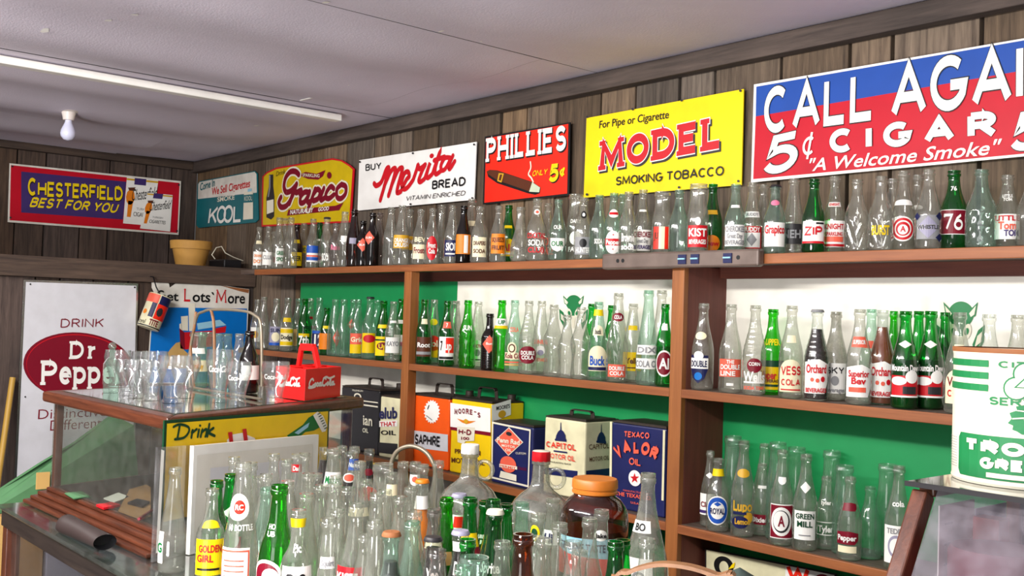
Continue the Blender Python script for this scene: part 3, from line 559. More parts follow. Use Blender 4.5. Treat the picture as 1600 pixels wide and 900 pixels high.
# ------------------------------------------------------------------ wrapping print round a surface of revolution
def clip(poly, ax, val, keep):   # keep<0: coords<=val
    out = []; n = len(poly)
    for i in range(n):
        a, b = poly[i], poly[(i+1) % n]; da, db = (a[ax]-val)*keep, (b[ax]-val)*keep
        if da >= 0: out.append(a)
        if (da > 0 > db) or (da < 0 < db):
            t = da/(da-db); out.append((a[0]+(b[0]-a[0])*t, a[1]+(b[1]-a[1])*t))
    return out
def strips(poly, ax, step):
    lo = min(p[ax] for p in poly); hi = max(p[ax] for p in poly); k0 = math.floor(lo/step)+1; k1 = math.ceil(hi/step)
    out = []
    for k in range(k0, k1+1):
        a = clip(poly, ax, k*step, -1) if k*step < hi else poly
        if len(a) >= 3: out.append(a)
        if k*step >= hi: break
        poly = clip(poly, ax, k*step, 1)
        if len(poly) < 3: break
    return out or [poly]
class Wrap:
    def __init__(s, c, rad, ang, lift=.0006): s.c = c; s.rad = rad; s.ang = ang; s.lift = lift; s.mb = MB()
    def add(s, polys, mat, lay=1, dz=.02):
        for p in polys:
            for q in strips(p, 0, .16):
                for r in strips(q, 1, dz):
                    vs = []
                    for a, z in r:
                        R = s.rad(z)+.0006+lay*s.lift; th = s.ang+a; vs.append((s.c[0]+R*math.cos(th), s.c[1]+R*math.sin(th), s.c[2]+z))
                    s.mb.add(vs, [tuple(range(len(vs)))], mat)
    def text(s, t, a0, a1, z0, z1, mat, bold=.02, lay=2, big=None, shear=0):
        tr, W = stroke_text(t, big) if big else text_tris(t, bold)
        s.add([[(a0+(a1-a0)*p[0]/W+shear*(p[1]-.5)*(z1-z0), z0+(z1-z0)*p[1]) for p in f] for f in tr], mat, lay, .03)
def facing(x, y): return math.atan2(CAM.y-y, CAM.x-x)
def ell(cx, cy, rx, ry, n=24): return [(cx+rx*math.cos(2*math.pi*i/n), cy+ry*math.sin(2*math.pi*i/n)) for i in range(n)]

# ------------------------------------------------------------------ oil cans on the lower shelf
OIL = 'old oil cans on the lower shelf'
def can(px0, px1, top, y, depth, mat, label, topmat='can_top', handle='x', cap=True, hh=.035):
    mid = top+60
    x0 = at(px0, mid, 'y', y).x; x1 = at(px1, mid, 'y', y).x; zt = at(px0, top, 'y', y).z; z = ZL+.001
    t = thing('oil_can', ((x0+x1)/2, y+depth/2, z), label, 'oil can', OIL)
    m = MB(); m.box(x0, x1, y, y+depth, z, zt-.004, mat); m.build('can_body', t, bevel=.005)
    m = MB(); m.box(x0+.001, x1-.001, y+.001, y+depth-.001, zt-.004, zt+.001, topmat); m.box(x0+.008, x1-.008, y+.008, y+depth-.008, zt, zt+.003, topmat); CT = m.build('can_top', t, bevel=.002)
    cx, cy = (x0+x1)/2, y+depth/2; zb = zt+.002
    if handle:
        hx = min(.05, (x1-x0)*.36); P = [(cx-hx-.012, zb), (cx-hx, zb), (cx-hx+.004, zb+hh*.8), (cx-hx+.012, zb+hh), (cx+hx-.012, zb+hh), (cx+hx-.004, zb+hh*.8), (cx+hx, zb), (cx+hx+.012, zb)]
        m = MB()
        for a, b in zip(P, P[1:]): m.bar((a[0], cy, a[1]), (b[0], cy, b[1]), .016, .004, topmat)
        m.build('handle', CT, bevel=.001)
    if cap:
        m = MB(); m.lathe([(0, .016), (.006, .017), (.007, .015), (.02, .015), (.022, .013)], topmat, (x1-.028, y+depth-.035, zb), 16, cap1=True); m.build('spout_cap', CT, smooth=40)
    f = Face((x0, y-.0008, 0), BACKU, UPV, t); g = Face((x1+.0008, y, 0), (0, 1, 0), UPV, t); return t, f, g
z3 = lambda x, y: (500+x/4.5, 580+y/4.5)
zc = lambda x, y: (780+x/4.5, 600+y/4.5)
YC = 2.288
t, f, g = can(532, 592, 602, YC, .148, 'can_black', 'black oil can with a strap handle, behind the display case corner')
f.text('ian', z3(305, 375), z3(370, 385), z3(305, 305), 'ivory', .02); f.text('OIL', z3(302, 428), z3(342, 434), z3(302, 398), 'ivory', .02); f.poly([z3(308, 205), z3(408, 218), z3(408, 226), z3(308, 213)], 'ivory'); f.poly([z3(308, 232), z3(408, 246), z3(408, 256), z3(308, 242)], 'ivory'); f.oval(z3(266, 178), z3(292, 182), z3(266, 154), 'ivory', 1); f.oval(z3(266, 182), z3(284, 184), z3(266, 164), 'can_black', 2); f.text('PREMIUM', z3(230, 140), z3(304, 146), z3(230, 128), 'ivory', 0); f.done('front_print')
t, f, g = can(593, 632, 617, YC, .146, 'can_cream', 'worn cream oil can with blue lettering, left of the thin post', cap=False, handle=None)
f.text('elub', z3(420, 332), z3(545, 330), z3(420, 255), 'can_navy', .03); f.poly([z3(418, 350), z3(545, 345), z3(545, 388), z3(418, 392)], 'white', 1); f.text('THAT', z3(424, 388), z3(535, 384), z3(424, 358), 'red', .02); f.text('OIL', z3(430, 445), z3(535, 448), z3(430, 415), 'black', .02); f.poly([z3(412, 500), z3(545, 510), z3(545, 588), z3(412, 572)], 'charcoal', 1); f.done('front_print')
t, f, g = can(636, 701, 614, YC, .148, 'can_orange', 'orange oil can with a white band and starburst, right of thin post', hh=.04)
f.poly([z3(612, 410), z3(900, 446), z3(900, 566), z3(610, 530)], 'sign_silver'); f.big('SAPHIRE', z3(672, 512), z3(848, 533), z3(674, 440), 'black', .2, sp=.12)
c = z3(788, 285); f.poly([(c[0]+(13 if k % 2 else 10.5)*math.cos(k*math.pi/20), c[1]+(19 if k % 2 else 16)*math.sin(k*math.pi/20)) for k in range(40)], 'white'); f.line([z3(760, 265), z3(770, 240)], 1, 'charcoal', 3); f.line([z3(752, 312), z3(790, 342)], 1, 'grey', 3); f.done('front_print')
t, f, g = can(704, 767, 621, YC, .148, 'can_yellow', 'yellow and white oil can with a red stripe and winged badge', hh=.04)
f.poly([z3(918, 222), z3(1200, 262), z3(1200, 430), z3(918, 390)], 'white'); f.poly([z3(918, 390), z3(1200, 430), z3(1200, 456), z3(918, 412)], 'maroon')
for i, ch in enumerate("MOORE'S"):
    q = lambda dy: z3(950+i*27, 300+i*4-14*math.sin(i*math.pi/6)+dy)
    f.big(ch, q(0), z3(950+i*27+21, 303+i*4-14*math.sin(i*math.pi/6)), q(-36), 'maroon', .22, serif=.4)
f.poly([z3(965, 332), z3(1010, 345), z3(1030, 336), z3(1050, 350), z3(1100, 350), z3(1060, 366), z3(1032, 372), z3(1000, 360)], 'orange', 2); f.oval(z3(1030, 352), z3(1044, 354), z3(1030, 336), 'gold', 3)
f.poly([z3(966, 388), z3(1092, 396), z3(1086, 490), z3(1028, 492), z3(1010, 512), z3(970, 498)], 'ivory', 2); f.big('H-D', z3(980, 442), z3(1068, 450), z3(982, 404), 'maroon', .22, lay=3); f.text('100', z3(998, 480), z3(1054, 484), z3(998, 460), 'maroon', .02, 4); f.text('PREMIUM', z3(950, 575), z3(1130, 592), z3(950, 545), 'brown', .02); f.text('MOTOR OIL', z3(926, 640), z3(1160, 662), z3(926, 606), 'brown', .02); f.done('front_print')
g.poly([(768, 633), (798, 624), (798, 648), (768, 660)], 'white'); g.text("MOORE'S", (775, 641), (796, 637), (775, 635), 'black', .02); g.oval((784, 647), (790, 646), (784, 641), 'gold', 2, 16); g.done('side_print')
t, f, g = can(768.5, 832, 657, YC-.014, .15, 'can_navy', 'navy oil can with a red diamond badge, beside the yellow can', handle=None, hh=.03)
def rim(f, P, k, mat, wpx=1.4): f.line(grow(P, k)+[grow(P, k)[0]], wpx, mat, 2, False, False)
rim(f, [(768, 658), (831, 670), (828, 762), (767, 748)], 2.2, 'ivory', 1.8)
f.poly([zc(70, 303), zc(170, 410), zc(66, 505), zc(-30, 395)], 'ivory'); f.poly([zc(70, 310), zc(163, 410), zc(66, 498), zc(-24, 395)], 'coral', 2); f.text('Penn Rad', zc(-12, 405), zc(148, 428), zc(-10, 372), 'ivory', .03, 3); f.text('MOTOR', zc(22, 438), zc(118, 452), zc(22, 422), 'ivory', .02, 3); f.text('OIL', zc(46, 470), zc(92, 476), zc(46, 452), 'ivory', .02, 3); f.oval(zc(72, 350), zc(92, 354), zc(72, 336), 'charcoal', 3)
f.oval(zc(65, 565), zc(122, 575), zc(65, 508), 'coral', 2); f.poly([zc(15, 610), zc(125, 640), zc(125, 684), zc(5, 655)], 'ivory', 3); f.poly([zc(5, 560), zc(130, 580), zc(130, 602), zc(5, 584)], 'ivory', 3); f.text('PERMIT', zc(12, 582), zc(122, 600), zc(12, 566), 'coral', .02, 4); f.text('CUSTOM', zc(120, 492), zc(192, 497), zc(120, 478), 'ivory', 0, 3); f.text('GRADE', zc(132, 600), zc(196, 610), zc(132, 580), 'maroon', 0, 3); f.done('front_print')
t, f, g = can(850, 914, 649, YC, .15, 'can_cream', 'chipped cream oil can with a blue dome picture and red lettering', handle='x', cap=False, hh=.02)
def dome(f, q, mat):
    f.poly([q(-40, 0), q(40, 8), q(40, -6), q(34, -16), q(32, -40), q(18, -66), q(4, -76), q(2, -128), q(-2, -128), q(-4, -76), q(-18, -64), q(-32, -36), q(-36, -14), q(-42, -12)], mat, 2)
dome(f, lambda x, y: zc(435+x, 398+y), 'can_navy'); f.big('CAPITOL', zc(335, 440), zc(548, 470), zc(335, 400), 'scarlet', .2, serif=.5, sp=.08); f.big('MOTOR OIL', zc(335, 515), zc(542, 545), zc(335, 480), 'scarlet', .16, serif=.4, sp=.08); f.line([zc(385, 470), zc(480, 482)], 1.6, 'can_navy', 2, False); f.text('PARAFFIN BASE', zc(362, 552), zc(508, 572), zc(362, 540), 'black', 0)
f.poly([zc(318, 585), zc(552, 612), zc(548, 662), zc(316, 632)], 'can_navy', 1); f.done('front_print')
g.done('side_print') if g.mb.f else 0; dome(g, lambda x, y: zc(715+x*.85, 412+y), 'can_navy'); g.done('side_picture'); g.text('CAPITOL', zc(628, 460), zc(770, 450), zc(628, 425), 'brown', .01); g.done('side_print'); g.text('MOTOR OIL', zc(632, 545), zc(770, 530), zc(632, 515), 'brown', .01); g.poly([zc(610, 610), zc(790, 590), zc(790, 640), zc(610, 665)], 'can_navy', 1); g.done('side_print')
t, f, g = can(954, 1040, 657, YC, .146, 'can_navy', 'tall dark blue oil can with big coral arched lettering and star', handle=None, cap=True, topmat='can_top')
P = [(954, 658), (1040, 671), (1036, 805), (953, 790)]; f.line([(955, 659), (954.2, 772)], 3.4, 'can_cream', 1, False); f.line([(1038, 672), (1035.5, 782)], 3.4, 'can_cream', 1, False)
f.big('TEXACO', zc(882, 372), zc(1060, 385), zc(884, 330), 'coral', .22, sp=.1)
for i, (x, y, r) in enumerate(((836, 520, -.42), (884, 494, -.2), (950, 488, 0), (1000, 496, .12), (1056, 522, .28))):
    ch = 'VALOR'[i]; wd, ht = (46, 54, 42, 58, 56)[i], 96; a = (x, y); e = (math.cos(r)*wd, math.sin(r)*wd); u = (math.sin(r)*ht*.95, -math.cos(r)*ht*.95)
    f.big(ch, zc(*a), zc(a[0]+e[0], a[1]+e[1]), zc(a[0]+u[0], a[1]+u[1]), 'coral', .29, lay=2, outline=('maroon', .02))
f.big('OIL', zc(918, 565), zc(1002, 578), zc(920, 515), 'coral', .2, sp=.12); f.oval(zc(956, 662), zc(1000, 668), zc(956, 606), 'white', 2)
c = zc(956, 662); f.poly([(c[0]+(7.5 if k % 2 == 0 else 3)*math.sin(k*math.pi/5), c[1]-(8.5 if k % 2 == 0 else 3.4)*math.cos(k*math.pi/5)) for k in range(10)], 'red', 3)
f.text('MANUFACTURED BY', zc(875, 752), zc(1060, 780), zc(875, 740), 'coral', 0); f.text('THE TEXAS CO.', zc(822, 780), zc(1075, 818), zc(822, 754), 'coral', .02); f.text('U.S.A.', zc(928, 838), zc(990, 850), zc(928, 824), 'coral', .02); f.done('front_print')

# ------------------------------------------------------------------ counter showcase
ZK = 1.02; CX0, CX1, CY0, CY1 = -3.33, .2, .885, 1.86
K = thing('counter', (-1.6, 1.37, 0), 'long glass topped display counter crowded with bottles, dark edge', 'counter')
m = MB(); m.box(CX0, CX1, CY0, CY1, ZK-.012, ZK, 'glass_top'); m.build('glass_top', K, bevel=.002)
m = MB(); m.box(CX0+.01, CX1-.01, CY0+.008, CY0+.04, ZK-.06, ZK-.0125, 'dark_wood'); m.box(CX0+.01, CX1-.01, CY1-.04, CY1-.008, ZK-.06, ZK-.0125, 'dark_wood'); m.box(CX0+.008, CX0+.04, CY0+.04, CY1-.04, ZK-.06, ZK-.0125, 'dark_wood')
m.build('top_frame', K)
for px in (CX0+.02, CX0+.9, -1.2, CX1-.06):
    m = MB(); m.box(px, px+.04, CY0+.01, CY0+.05, 0, ZK-.061, 'case_wood_z'); m.build('post', K, bevel=.003)
m = MB(); m.box(CX0+.06, CX1-.02, CY0+.025, CY0+.029, .1, ZK-.061, 'pane'); m.build('front_pane', K)
m = MB(); m.box(CX0+.07, CX1-.02, CY0+.06, CY1-.02, .60, .62, 'case_wood'); m.build('inner_shelf', K)
m = MB(); m.box(CX0+.03, CX1-.02, CY1-.02, CY1-.005, 0, ZK-.061, 'dark_wood'); m.build('back_board', K)
m = MB(); m.box(CX0+.9, CX1-.02, CY0+.08, CY1-.06, .93, .95, 'dark_wood'); m.build('upper_shelf', K)
m = MB(); m.box(-4.0, -3.6, .84, 1.10, 0, .93, 'cardboard'); m.box(-3.6, -3.599, .955, .985, 0, .93, 'tan'); tag(m.build('cardboard_box', loc=(-3.8, .97, 0), bevel=.004), 'tall brown cardboard box seen through the left end of the counter glass', 'box')
t = thing('metal_cabinet', (-3.8, 1.28, 0), 'pale grey metal cabinet beside the cardboard box, seen through the counter glass', 'cabinet'); m = MB(); m.box(-4.0, -3.612, 1.106, 1.46, 0, .93, 'lavender'); m.build('cabinet_body', t, bevel=.004)
for y in (1.112, 1.284): m = MB(); m.box(-3.611, -3.6, y, y+.166, .04, .92, 'lavender'); m.build('door', t, bevel=.003)

# ------------------------------------------------------------------ display case on the counter
def offset(poly, d):
    n = len(poly); out = []; D = d if isinstance(d, tuple) else (d,)*n
    for i in range(n):
        p0, p1, p2 = (Vector(poly[k % n]) for k in (i-1, i, i+1)); e1 = (p1-p0).normalized(); e2 = (p2-p1).normalized()
        n1 = Vector((e1.y, -e1.x)); n2 = Vector((e2.y, -e2.x)); d1, d2 = D[i-1], D[i]; det = n1.x*n2.y-n1.y*n2.x; out.append((p1.x+(d1*n2.y-d2*n1.y)/det, p1.y+(n1.x*d2-n2.x*d1)/det))
    return out
ZR = 1.356
CP = [(-3.29, 1.02), (-2.475, 1.045), (-2.80, 1.765), (-3.5, 1.73)]
DC = thing('display_case', (-3.0, 1.4, ZK), 'wood framed glass display case on the counter, with bottles on its top', 'display case')
m = MB()
for d, z0, z1 in ((.07, ZK+.001, ZK+.012), (.052, ZK+.012, ZK+.023), (.034, ZK+.023, ZK+.035), (.012, ZK+.035, ZK+.046)): m.prism(offset(CP, (d, .012, .012, d*.7)), z0, z1, 'case_wood')
m.build('plinth', DC, bevel=.004); m = MB(); m.prism(offset(CP, -.016), ZK+.0461, ZK+.048, 'dark_wood'); m.build('floor_board', DC)
m = MB(); O1, I1 = offset(CP, .03), offset(CP, -.02)
for i in range(4):
    j = (i+1) % 4; m.hexa([(*I1[i], ZR-.034), (*O1[i], ZR-.034), (*O1[j], ZR-.034), (*I1[j], ZR-.034), (*I1[i], ZR-.002), (*O1[i], ZR-.002), (*O1[j], ZR-.002), (*I1[j], ZR-.002)], 'case_wood')
m.build('top_rim', DC, bevel=.007)
m = MB(); m.prism(offset(CP, -.019), ZR-.008, ZR, 'glass_top'); m.build('top_glass', DC)
I2 = offset(CP, -.012)
for i in range(4):
    m = MB(); x, y = I2[i]; m.box(x-.011, x+.011, y-.011, y+.011, ZK+.046, ZR-.034, 'case_wood_z')
    if i != 1: m.build('corner_post', DC, bevel=.003)
for i in range(4):
    a = Vector((*CP[i], 0)); b_ = Vector((*CP[(i+1) % 4], 0)); m = MB(); m.bar(a+Vector((0, 0, (ZK+.046+ZR-.034)/2)), b_+Vector((0, 0, (ZK+.046+ZR-.034)/2)), .003, ZR-.034-ZK-.046, 'pane'); m.build('glass_pane', DC)
z2 = lambda x, y: (x/3.46, 640+y/3.46)
def sheet(name, pts, z, mat, label, cat, th=.003):
    Q = [at(*z2(*p), 'z', z+th) for p in pts]; m = MB(); n = len(Q)
    a2 = sum(Q[i].x*Q[(i+1) % n].y-Q[(i+1) % n].x*Q[i].y for i in range(n))
    if a2 < 0: Q.reverse()
    m.prism([(q.x, q.y) for q in Q], z, z+th, mat); c = sum(Q, Vector())/n; tag(m.build(name, loc=(c.x, c.y, z)), label, cat)
zf = ZK+.0485
sheet('cardboard_sheet', [(640, 545), (700, 430), (790, 405), (815, 420), (815, 575), (760, 590)], zf, 'cardboard', 'tan cardboard sheet lying flat inside the display case', 'cardboard')
sheet('paper_sheet', [(350, 450), (440, 440), (485, 465), (400, 480)], zf, 'green_cloth', 'pale green paper scrap inside the case near its left post', 'paper')
sheet('paper_booklet', [(520, 512), (600, 498), (650, 512), (560, 530)], zf, 'red', 'small red booklet lying inside the display case', 'booklet', .006)
sheet('paper_sheet', [(560, 478), (640, 448), (700, 470), (620, 500)], zf, 'paper', 'white paper sheet inside the case behind the red booklet', 'paper')
sheet('cloth_piece', [(690, 500), (740, 480), (810, 495), (770, 520)], zf+.0035, 'charcoal', 'dark cloth piece lying on the tan cardboard in the case', 'cloth', .006)
a = at(*z2(750, 592), 'z', zf+.008); b_ = at(*z2(822, 545), 'z', zf+.008); m = MB(); m.tube([a, b_], .004, 'maroon', 6); tag(m.build('pencil', loc=tuple(a)), 'dark red pencil lying on the cardboard in the case', 'pencil')

# green canvas sheet rising to a peak left of the case
gc = thing('canvas_sheet', (-3.7, 1.1, .9315), 'green canvas sheet rising to a peak behind the display case', 'canvas')
m = MB(); q = [(.93, .9315), (.96, .96), (1.0, 1.0), (1.1, 1.08), (1.22, 1.15), (1.34, 1.235), (1.40, 1.2), (1.43, .9315)]
n = len(q); X = lambda i, y: -3.69+.05*math.sin(y*23)+(.03 if i in (5,) else 0)
m.add([(X(i, a)+.012, a, b) for i, (a, b) in enumerate(q)]+[(X(i, a)-.012, a, b) for i, (a, b) in enumerate(q)], [(i, i+1, n-2 if i < n-3 else n-1, n-1) for i in range(0)]+[(0, 7, 6, 5), (0, 5, 4, 1), (1, 4, 3, 2), (8, 13, 14, 15), (8, 9, 12, 13), (9, 10, 11, 12)]+[(i, (i+1) % n, n+(i+1) % n, n+i) for i in range(n)], 'green_cloth')
m.build('cloth', gc)
m = MB(); p = at(66, 752, 'x', -3.635); m.box(p.x, p.x+.006, p.y-.02, p.y+.022, p.z-.025, p.z+.03, 'tan'); m.build('patch', gc)['label'] = 'yellow patch'

# leather pouch on the counter
a = at(*z2(322, 610), 'z', ZK+.025); a.y += .012; b_ = at(*z2(630, 712), 'z', ZK+.02); b_.y -= .016; d = (b_-a); m = MB(); N = 12; dd = d.normalized(); sd = Vector((-dd.y, dd.x, 0)); vs = []; n = 20
for i in range(N+1):
    u = i/N; k = min(1, .35+u*4) if u < .2 else 1; wd = .030*k*(1-.15*math.sin(u*3)); ht = (.027*k)*(1-.3*u); c = a+d*u; c = Vector((c.x, c.y-.012, ZK+ht+.002))
    vs += [c+sd*wd*math.cos(2*math.pi*j/n)+Vector((0, 0, ht*math.sin(2*math.pi*j/n))) for j in range(n)]
c = a+d*.93; c = Vector((c.x, c.y-.012, ZK+.021)); vs += [c+sd*.024*math.cos(2*math.pi*j/n)+Vector((0, 0, .011*math.sin(2*math.pi*j/n))) for j in range(n)]
fs = [(i*n+j, i*n+(j+1) % n, (i+1)*n+(j+1) % n, (i+1)*n+j) for i in range(N) for j in range(n)]
m.add(vs, fs+[tuple(range(n-1, -1, -1))], 'leather'); e = N*n; m.add([vs[e+j] for j in range(2*n)], [(j, (j+1) % n, n+(j+1) % n, n+j) for j in range(n)]+[tuple(range(n, 2*n))], 'black')
tag(m.build('leather_pouch', loc=(a.x, a.y, ZK), smooth=60), 'dark brown open-ended leather pouch lying on the counter edge', 'pouch')

# yellow drink sign fixed on the case, framed picture and plastic sleeve in front
U = Vector((CP[2][0]-CP[1][0], CP[2][1]-CP[1][1], 0)).normalized(); NV = U.cross(Vector((0, 0, 1))); B0 = Vector((*CP[1], 0))
t = thing('tin_sign', B0+NV*.034+U*.4+Vector((0, 0, ZK+.001)), 'yellow sign with green script and a green bottle neck, on the display case', 'sign'); f = Face(B0+NV*.037, U, UPV, t)
def slab_uv(f, Q, mat, th=.004):
    n = 4; f.mb.add([f.w(p, 0) for p in Q]+[f.w(p, -th) for p in Q], [(0, 1, 2, 3), (7, 6, 5, 4)]+[(i, n+i, n+(i+1) % n, (i+1) % n) for i in range(n)], mat)
a, b_ = f.uv((257, 657)), f.uv((515, 638)); zb = ZK+.08
slab_uv(f, [(a.x, zb), (b_.x, zb), tuple(b_), tuple(a)], 'deepgreen'); f.polys([[(a.x+.008, zb+.008), (b_.x-.008, zb+.008), (b_.x-.008, b_.y-.008), (a.x+.008, a.y-.008)]], 'can_yellow', 1); f.done('panel')
zg = lambda x, y: (140+x/4, 500+y/4)
for G in ([(560, 660), (545, 740)], [(520, 668), (560, 652), (612, 668), (615, 700), (585, 735), (530, 745)], [(632, 735), (640, 690), (636, 705), (665, 682)], [(680, 685), (672, 730)], [(690, 730), (700, 688), (698, 700), (722, 682), (728, 695), (720, 728)], [(745, 650), (732, 728)], [(770, 675), (742, 702), (778, 724)]):
    f.line([zg(*p) for p in G], 3.0, 'deepgreen', 2)
f.oval(zg(687, 660), zg(694, 660), zg(687, 652), 'deepgreen', 2, 10); f.done('lettering')
f.poly([zg(*p) for p in ((1230, 722), (1330, 655), (1365, 610), (1400, 590), (1440, 668), (1400, 690), (1345, 700), (1275, 760))], 'green', 2); f.poly([zg(*p) for p in ((1275, 705), (1345, 655), (1370, 640), (1360, 670), (1300, 715))], 'lightblue', 3)
f.poly([zg(*p) for p in ((1392, 595), (1420, 572), (1455, 600), (1480, 660), (1470, 695), (1448, 700))], 'white', 3)
for k in range(7): x, y = 1418+k*7, 590+k*15; f.line([zg(x, y), zg(x+18, y-10)], .9, 'deepgreen', 4, False)
f.done('bottle_picture')
f.poly([zg(*p) for p in ((855, 750), (890, 715), (950, 705), (1030, 738), (1040, 790), (860, 800))], 'white', 2)
for p in (((860, 702), (886, 698), (896, 800), (874, 800)), ((950, 682), (975, 678), (990, 800), (966, 800))): f.poly([zg(*q) for q in p], 'red', 3)
f.done('striped_picture')
t = thing('picture_frame', B0+NV*.06+U*.35+Vector((0, 0, ZK+.001)), 'white matted picture frame standing behind the bottle crowd', 'picture frame'); f = Face(B0+NV*.066, U, UPV, t)
a, b_ = f.uv((303, 697)), f.uv((498, 679)); zb = ZK+.002
slab_uv(f, [(a.x, zb), (b_.x, zb), tuple(b_), tuple(a)], 'white', .012); f.done('frame')
f.polys([[(a.x+.012, zb+.02), (b_.x-.028, zb+.02), (b_.x-.028, b_.y-.024), (a.x+.012, a.y-.024)]], 'paper', 1); f.polys([[(a.x+.06, zb+.04), (b_.x-.06, zb+.04), (b_.x-.06, b_.y-.06), (a.x+.06, a.y-.06)]], 'sign_silver', 2); f.done('picture')
t = thing('plastic_sleeve', B0+NV*.042+Vector((0, 0, ZK+.001)), 'clear plastic sleeve standing against the case corner behind a bottle', 'sleeve'); f = Face(B0+NV*.048, U, UPV, t)
a, b_ = f.uv((246, 699)), f.uv((305, 695)); m = MB()
m.hexa([f.w((a.x, zb), 0), f.w((b_.x, zb), 0), f.w((b_.x, zb), -.006), f.w((a.x, zb), -.006), f.w(a, 0), f.w(b_, 0), f.w(b_, -.006), f.w(a, -.006)], 'plastic'); m.build('sleeve', t)
f.polys([[(a.x+.008, zb+.02), (a.x+.018, zb+.02), (a.x+.022, a.y-.01), (a.x+.012, a.y-.006)]], 'white', 1); f.done('edge_highlight')  # white strip paints the highlight along the sleeve's left edge

# ------------------------------------------------------------------ ledge, wall and corner objects
p = at(298, 400, 'x', -5.14); z = 1.8285; t = thing('flower_pot', (p.x, p.y, z), 'tan clay flower pot on the dark ledge in the corner', 'flower pot')
m = MB(); m.lathe([(0, .072), (.09, .092), (.095, .094)], 'clay', (p.x, p.y, z), 28); m.build('pot', t, smooth=40)
m = MB(); m.lathe([(.09, .092), (.09, .102), (.13, .106), (.133, .1), (.13, .094), (.08, .088), (.078, .001)], 'clay', (p.x, p.y, z), 28, cap0=False); m.build('rim', t, smooth=40)
p = at(360, 411, 'x', -5.1); m = MB(); m.box(-5.16, -4.98, at(334, 411, 'x', -5.1).y, 2.44, 1.828, 1.872, 'can_black'); tag(m.build('flat_box', loc=(-5.15, 2.3, 1.828), bevel=.006), 'flat black box on the ledge in the room corner', 'box')
m = MB(); m.tube([(*at(336, 405, 'x', -5.08)[:2], 1.874), at(331, 398, 'x', -5.08), at(338, 387, 'x', -5.08), at(346, 385, 'x', -5.08), at(352, 395, 'x', -5.08), at(365, 402, 'x', -5.08), (*at(380, 405, 'x', -5.08)[:2], 1.874)], .003, 'ivory', 6); tag(m.build('wire', loc=(-5.15, 2.3, 1.874), smooth=60), 'thin white wire looping up from the black box on the ledge', 'wire')
a = at(20, 590, 'x', -4.92); b_ = at(2, 715, 'x', -4.86); d = b_-a; m = MB(); e = a+d*(a.z/(a.z-b_.z)); m.tube([a, e+Vector((0, 0, .001))], .013, 'broom_wood', 10); tag(m.build('broom_handle', loc=tuple(e), smooth=60), 'yellow wooden handle leaning on the wall left of the white sign', 'handle')
m = MB(); a = at(381, 503, 'y', 2.497); b_ = at(399, 541, 'y', 2.497); m.box(a.x, b_.x, 2.494, 2.499, b_.z, a.z, 'lavender'); m.box(a.x+.01, b_.x-.01, 2.4935, 2.494, b_.z+.01, b_.z+.04, 'pink'); tag(m.build('card', loc=((a.x+b_.x)/2, 2.497, b_.z)), 'small grey purple card on the boards right of the torn blue sign', 'card')
# tilted tin hanging in front of the torn sign
p = at(231, 513, 'x', -4.86); q = at(251, 462, 'x', -4.86); ax = q-p; Hc = ax.length; t = thing('hanging_tin', tuple(p), 'small tilted red, navy and cream tin hanging beside the torn sign', 'tin')
R_ = .052; m = MB(); m.lathe([(0, R_*.96), (.003, R_), (Hc-.003, R_), (Hc, R_*.96)], 'can_cream', p, 28, cap1=True); m.build('can_body', t, smooth=40)
wr = Wrap(p, lambda z: R_, facing(p.x, p.y)-.12); wr.add([[(-1.6, .72*Hc), (.15, .72*Hc), (.15, .97*Hc), (-1.6, .97*Hc)]], 'coral'); wr.add([[(.25, .72*Hc), (1.6, .72*Hc), (1.6, .97*Hc), (.25, .97*Hc)]], 'navy'); wr.add([[(.2, .28*Hc), (1.6, .28*Hc), (1.6, .72*Hc), (.2, .72*Hc)]], 'scarlet'); wr.add([[(-.3, .3*Hc), (.12, .3*Hc), (.12, .72*Hc), (-.3, .72*Hc)]], 'navy', 2)
wr.add([[(.6+.3*math.cos(k*.785), .5*Hc+.022*math.sin(k*.785)) for k in range(8)]], 'charcoal', 2); wr.add([ell(-.75, .42*Hc, .22, .012, 12)], 'orange', 2); wr.text('Royal', -1.2, -.3, .08*Hc, .2*Hc, 'black', 0); wr.text('TITE', .0, .85, .08*Hc, .25*Hc, 'maroon', .03); wr.add([[(-1.6, .015*Hc), (1.6, .015*Hc), (1.6, .05*Hc), (-1.6, .05*Hc)]], 'charcoal', 2); wr.mb.build('printed_label', t)
t.rotation_euler = Vector((0, 0, 1)).rotation_difference(ax.normalized()).to_euler()
m = MB(); m.tube([(-4.93, q.y-.03, q.z+.09), (-4.91, q.y-.02, q.z+.09), (-4.88, q.y-.015, q.z+.04), tuple(q)], .003, 'black', 6); tag(m.build('hook_wire', loc=(-4.93, q.y, q.z+.09), smooth=60), 'black wire hook holding the tilted tin on the wall', 'hook')

# white enamel sign under the bottom right shelf
YS = 2.36; t = thing('tin_sign', (-1.5, YS, .72), 'white enamel sign with a black round letter, below the bottom right shelf', 'sign'); f = Face((0, YS, 0), BACKU, UPV, t)
zz = lambda x, y: (1040+x/3.75, 660+y/3.75)
f.slab([zz(232, 738), zz(1000, 888), zz(1000, 1150), zz(232, 1100)], 'charcoal'); f.poly([zz(240, 746), zz(990, 894), zz(990, 1140), zz(240, 1090)], 'can_cream'); f.poly([zz(705, 838), zz(990, 894), zz(990, 1140), zz(700, 1120)], 'white', 2); f.done('panel')
f.oval(zz(342, 842), zz(400, 852), zz(342, 784), 'black', 2); f.oval(zz(345, 848), zz(372, 852), zz(345, 812), 'can_cream', 3); f.poly([zz(372, 860), zz(395, 830), zz(412, 818), zz(405, 850)], 'yellow', 4); f.done('lettering'); f.big('W', zz(712, 925), zz(850, 950), zz(712, 830), 'scarlet', .26, lay=3); f.big('O', zz(880, 960), zz(980, 978), zz(880, 880), 'maroon', .26, lay=3); f.done('lettering')
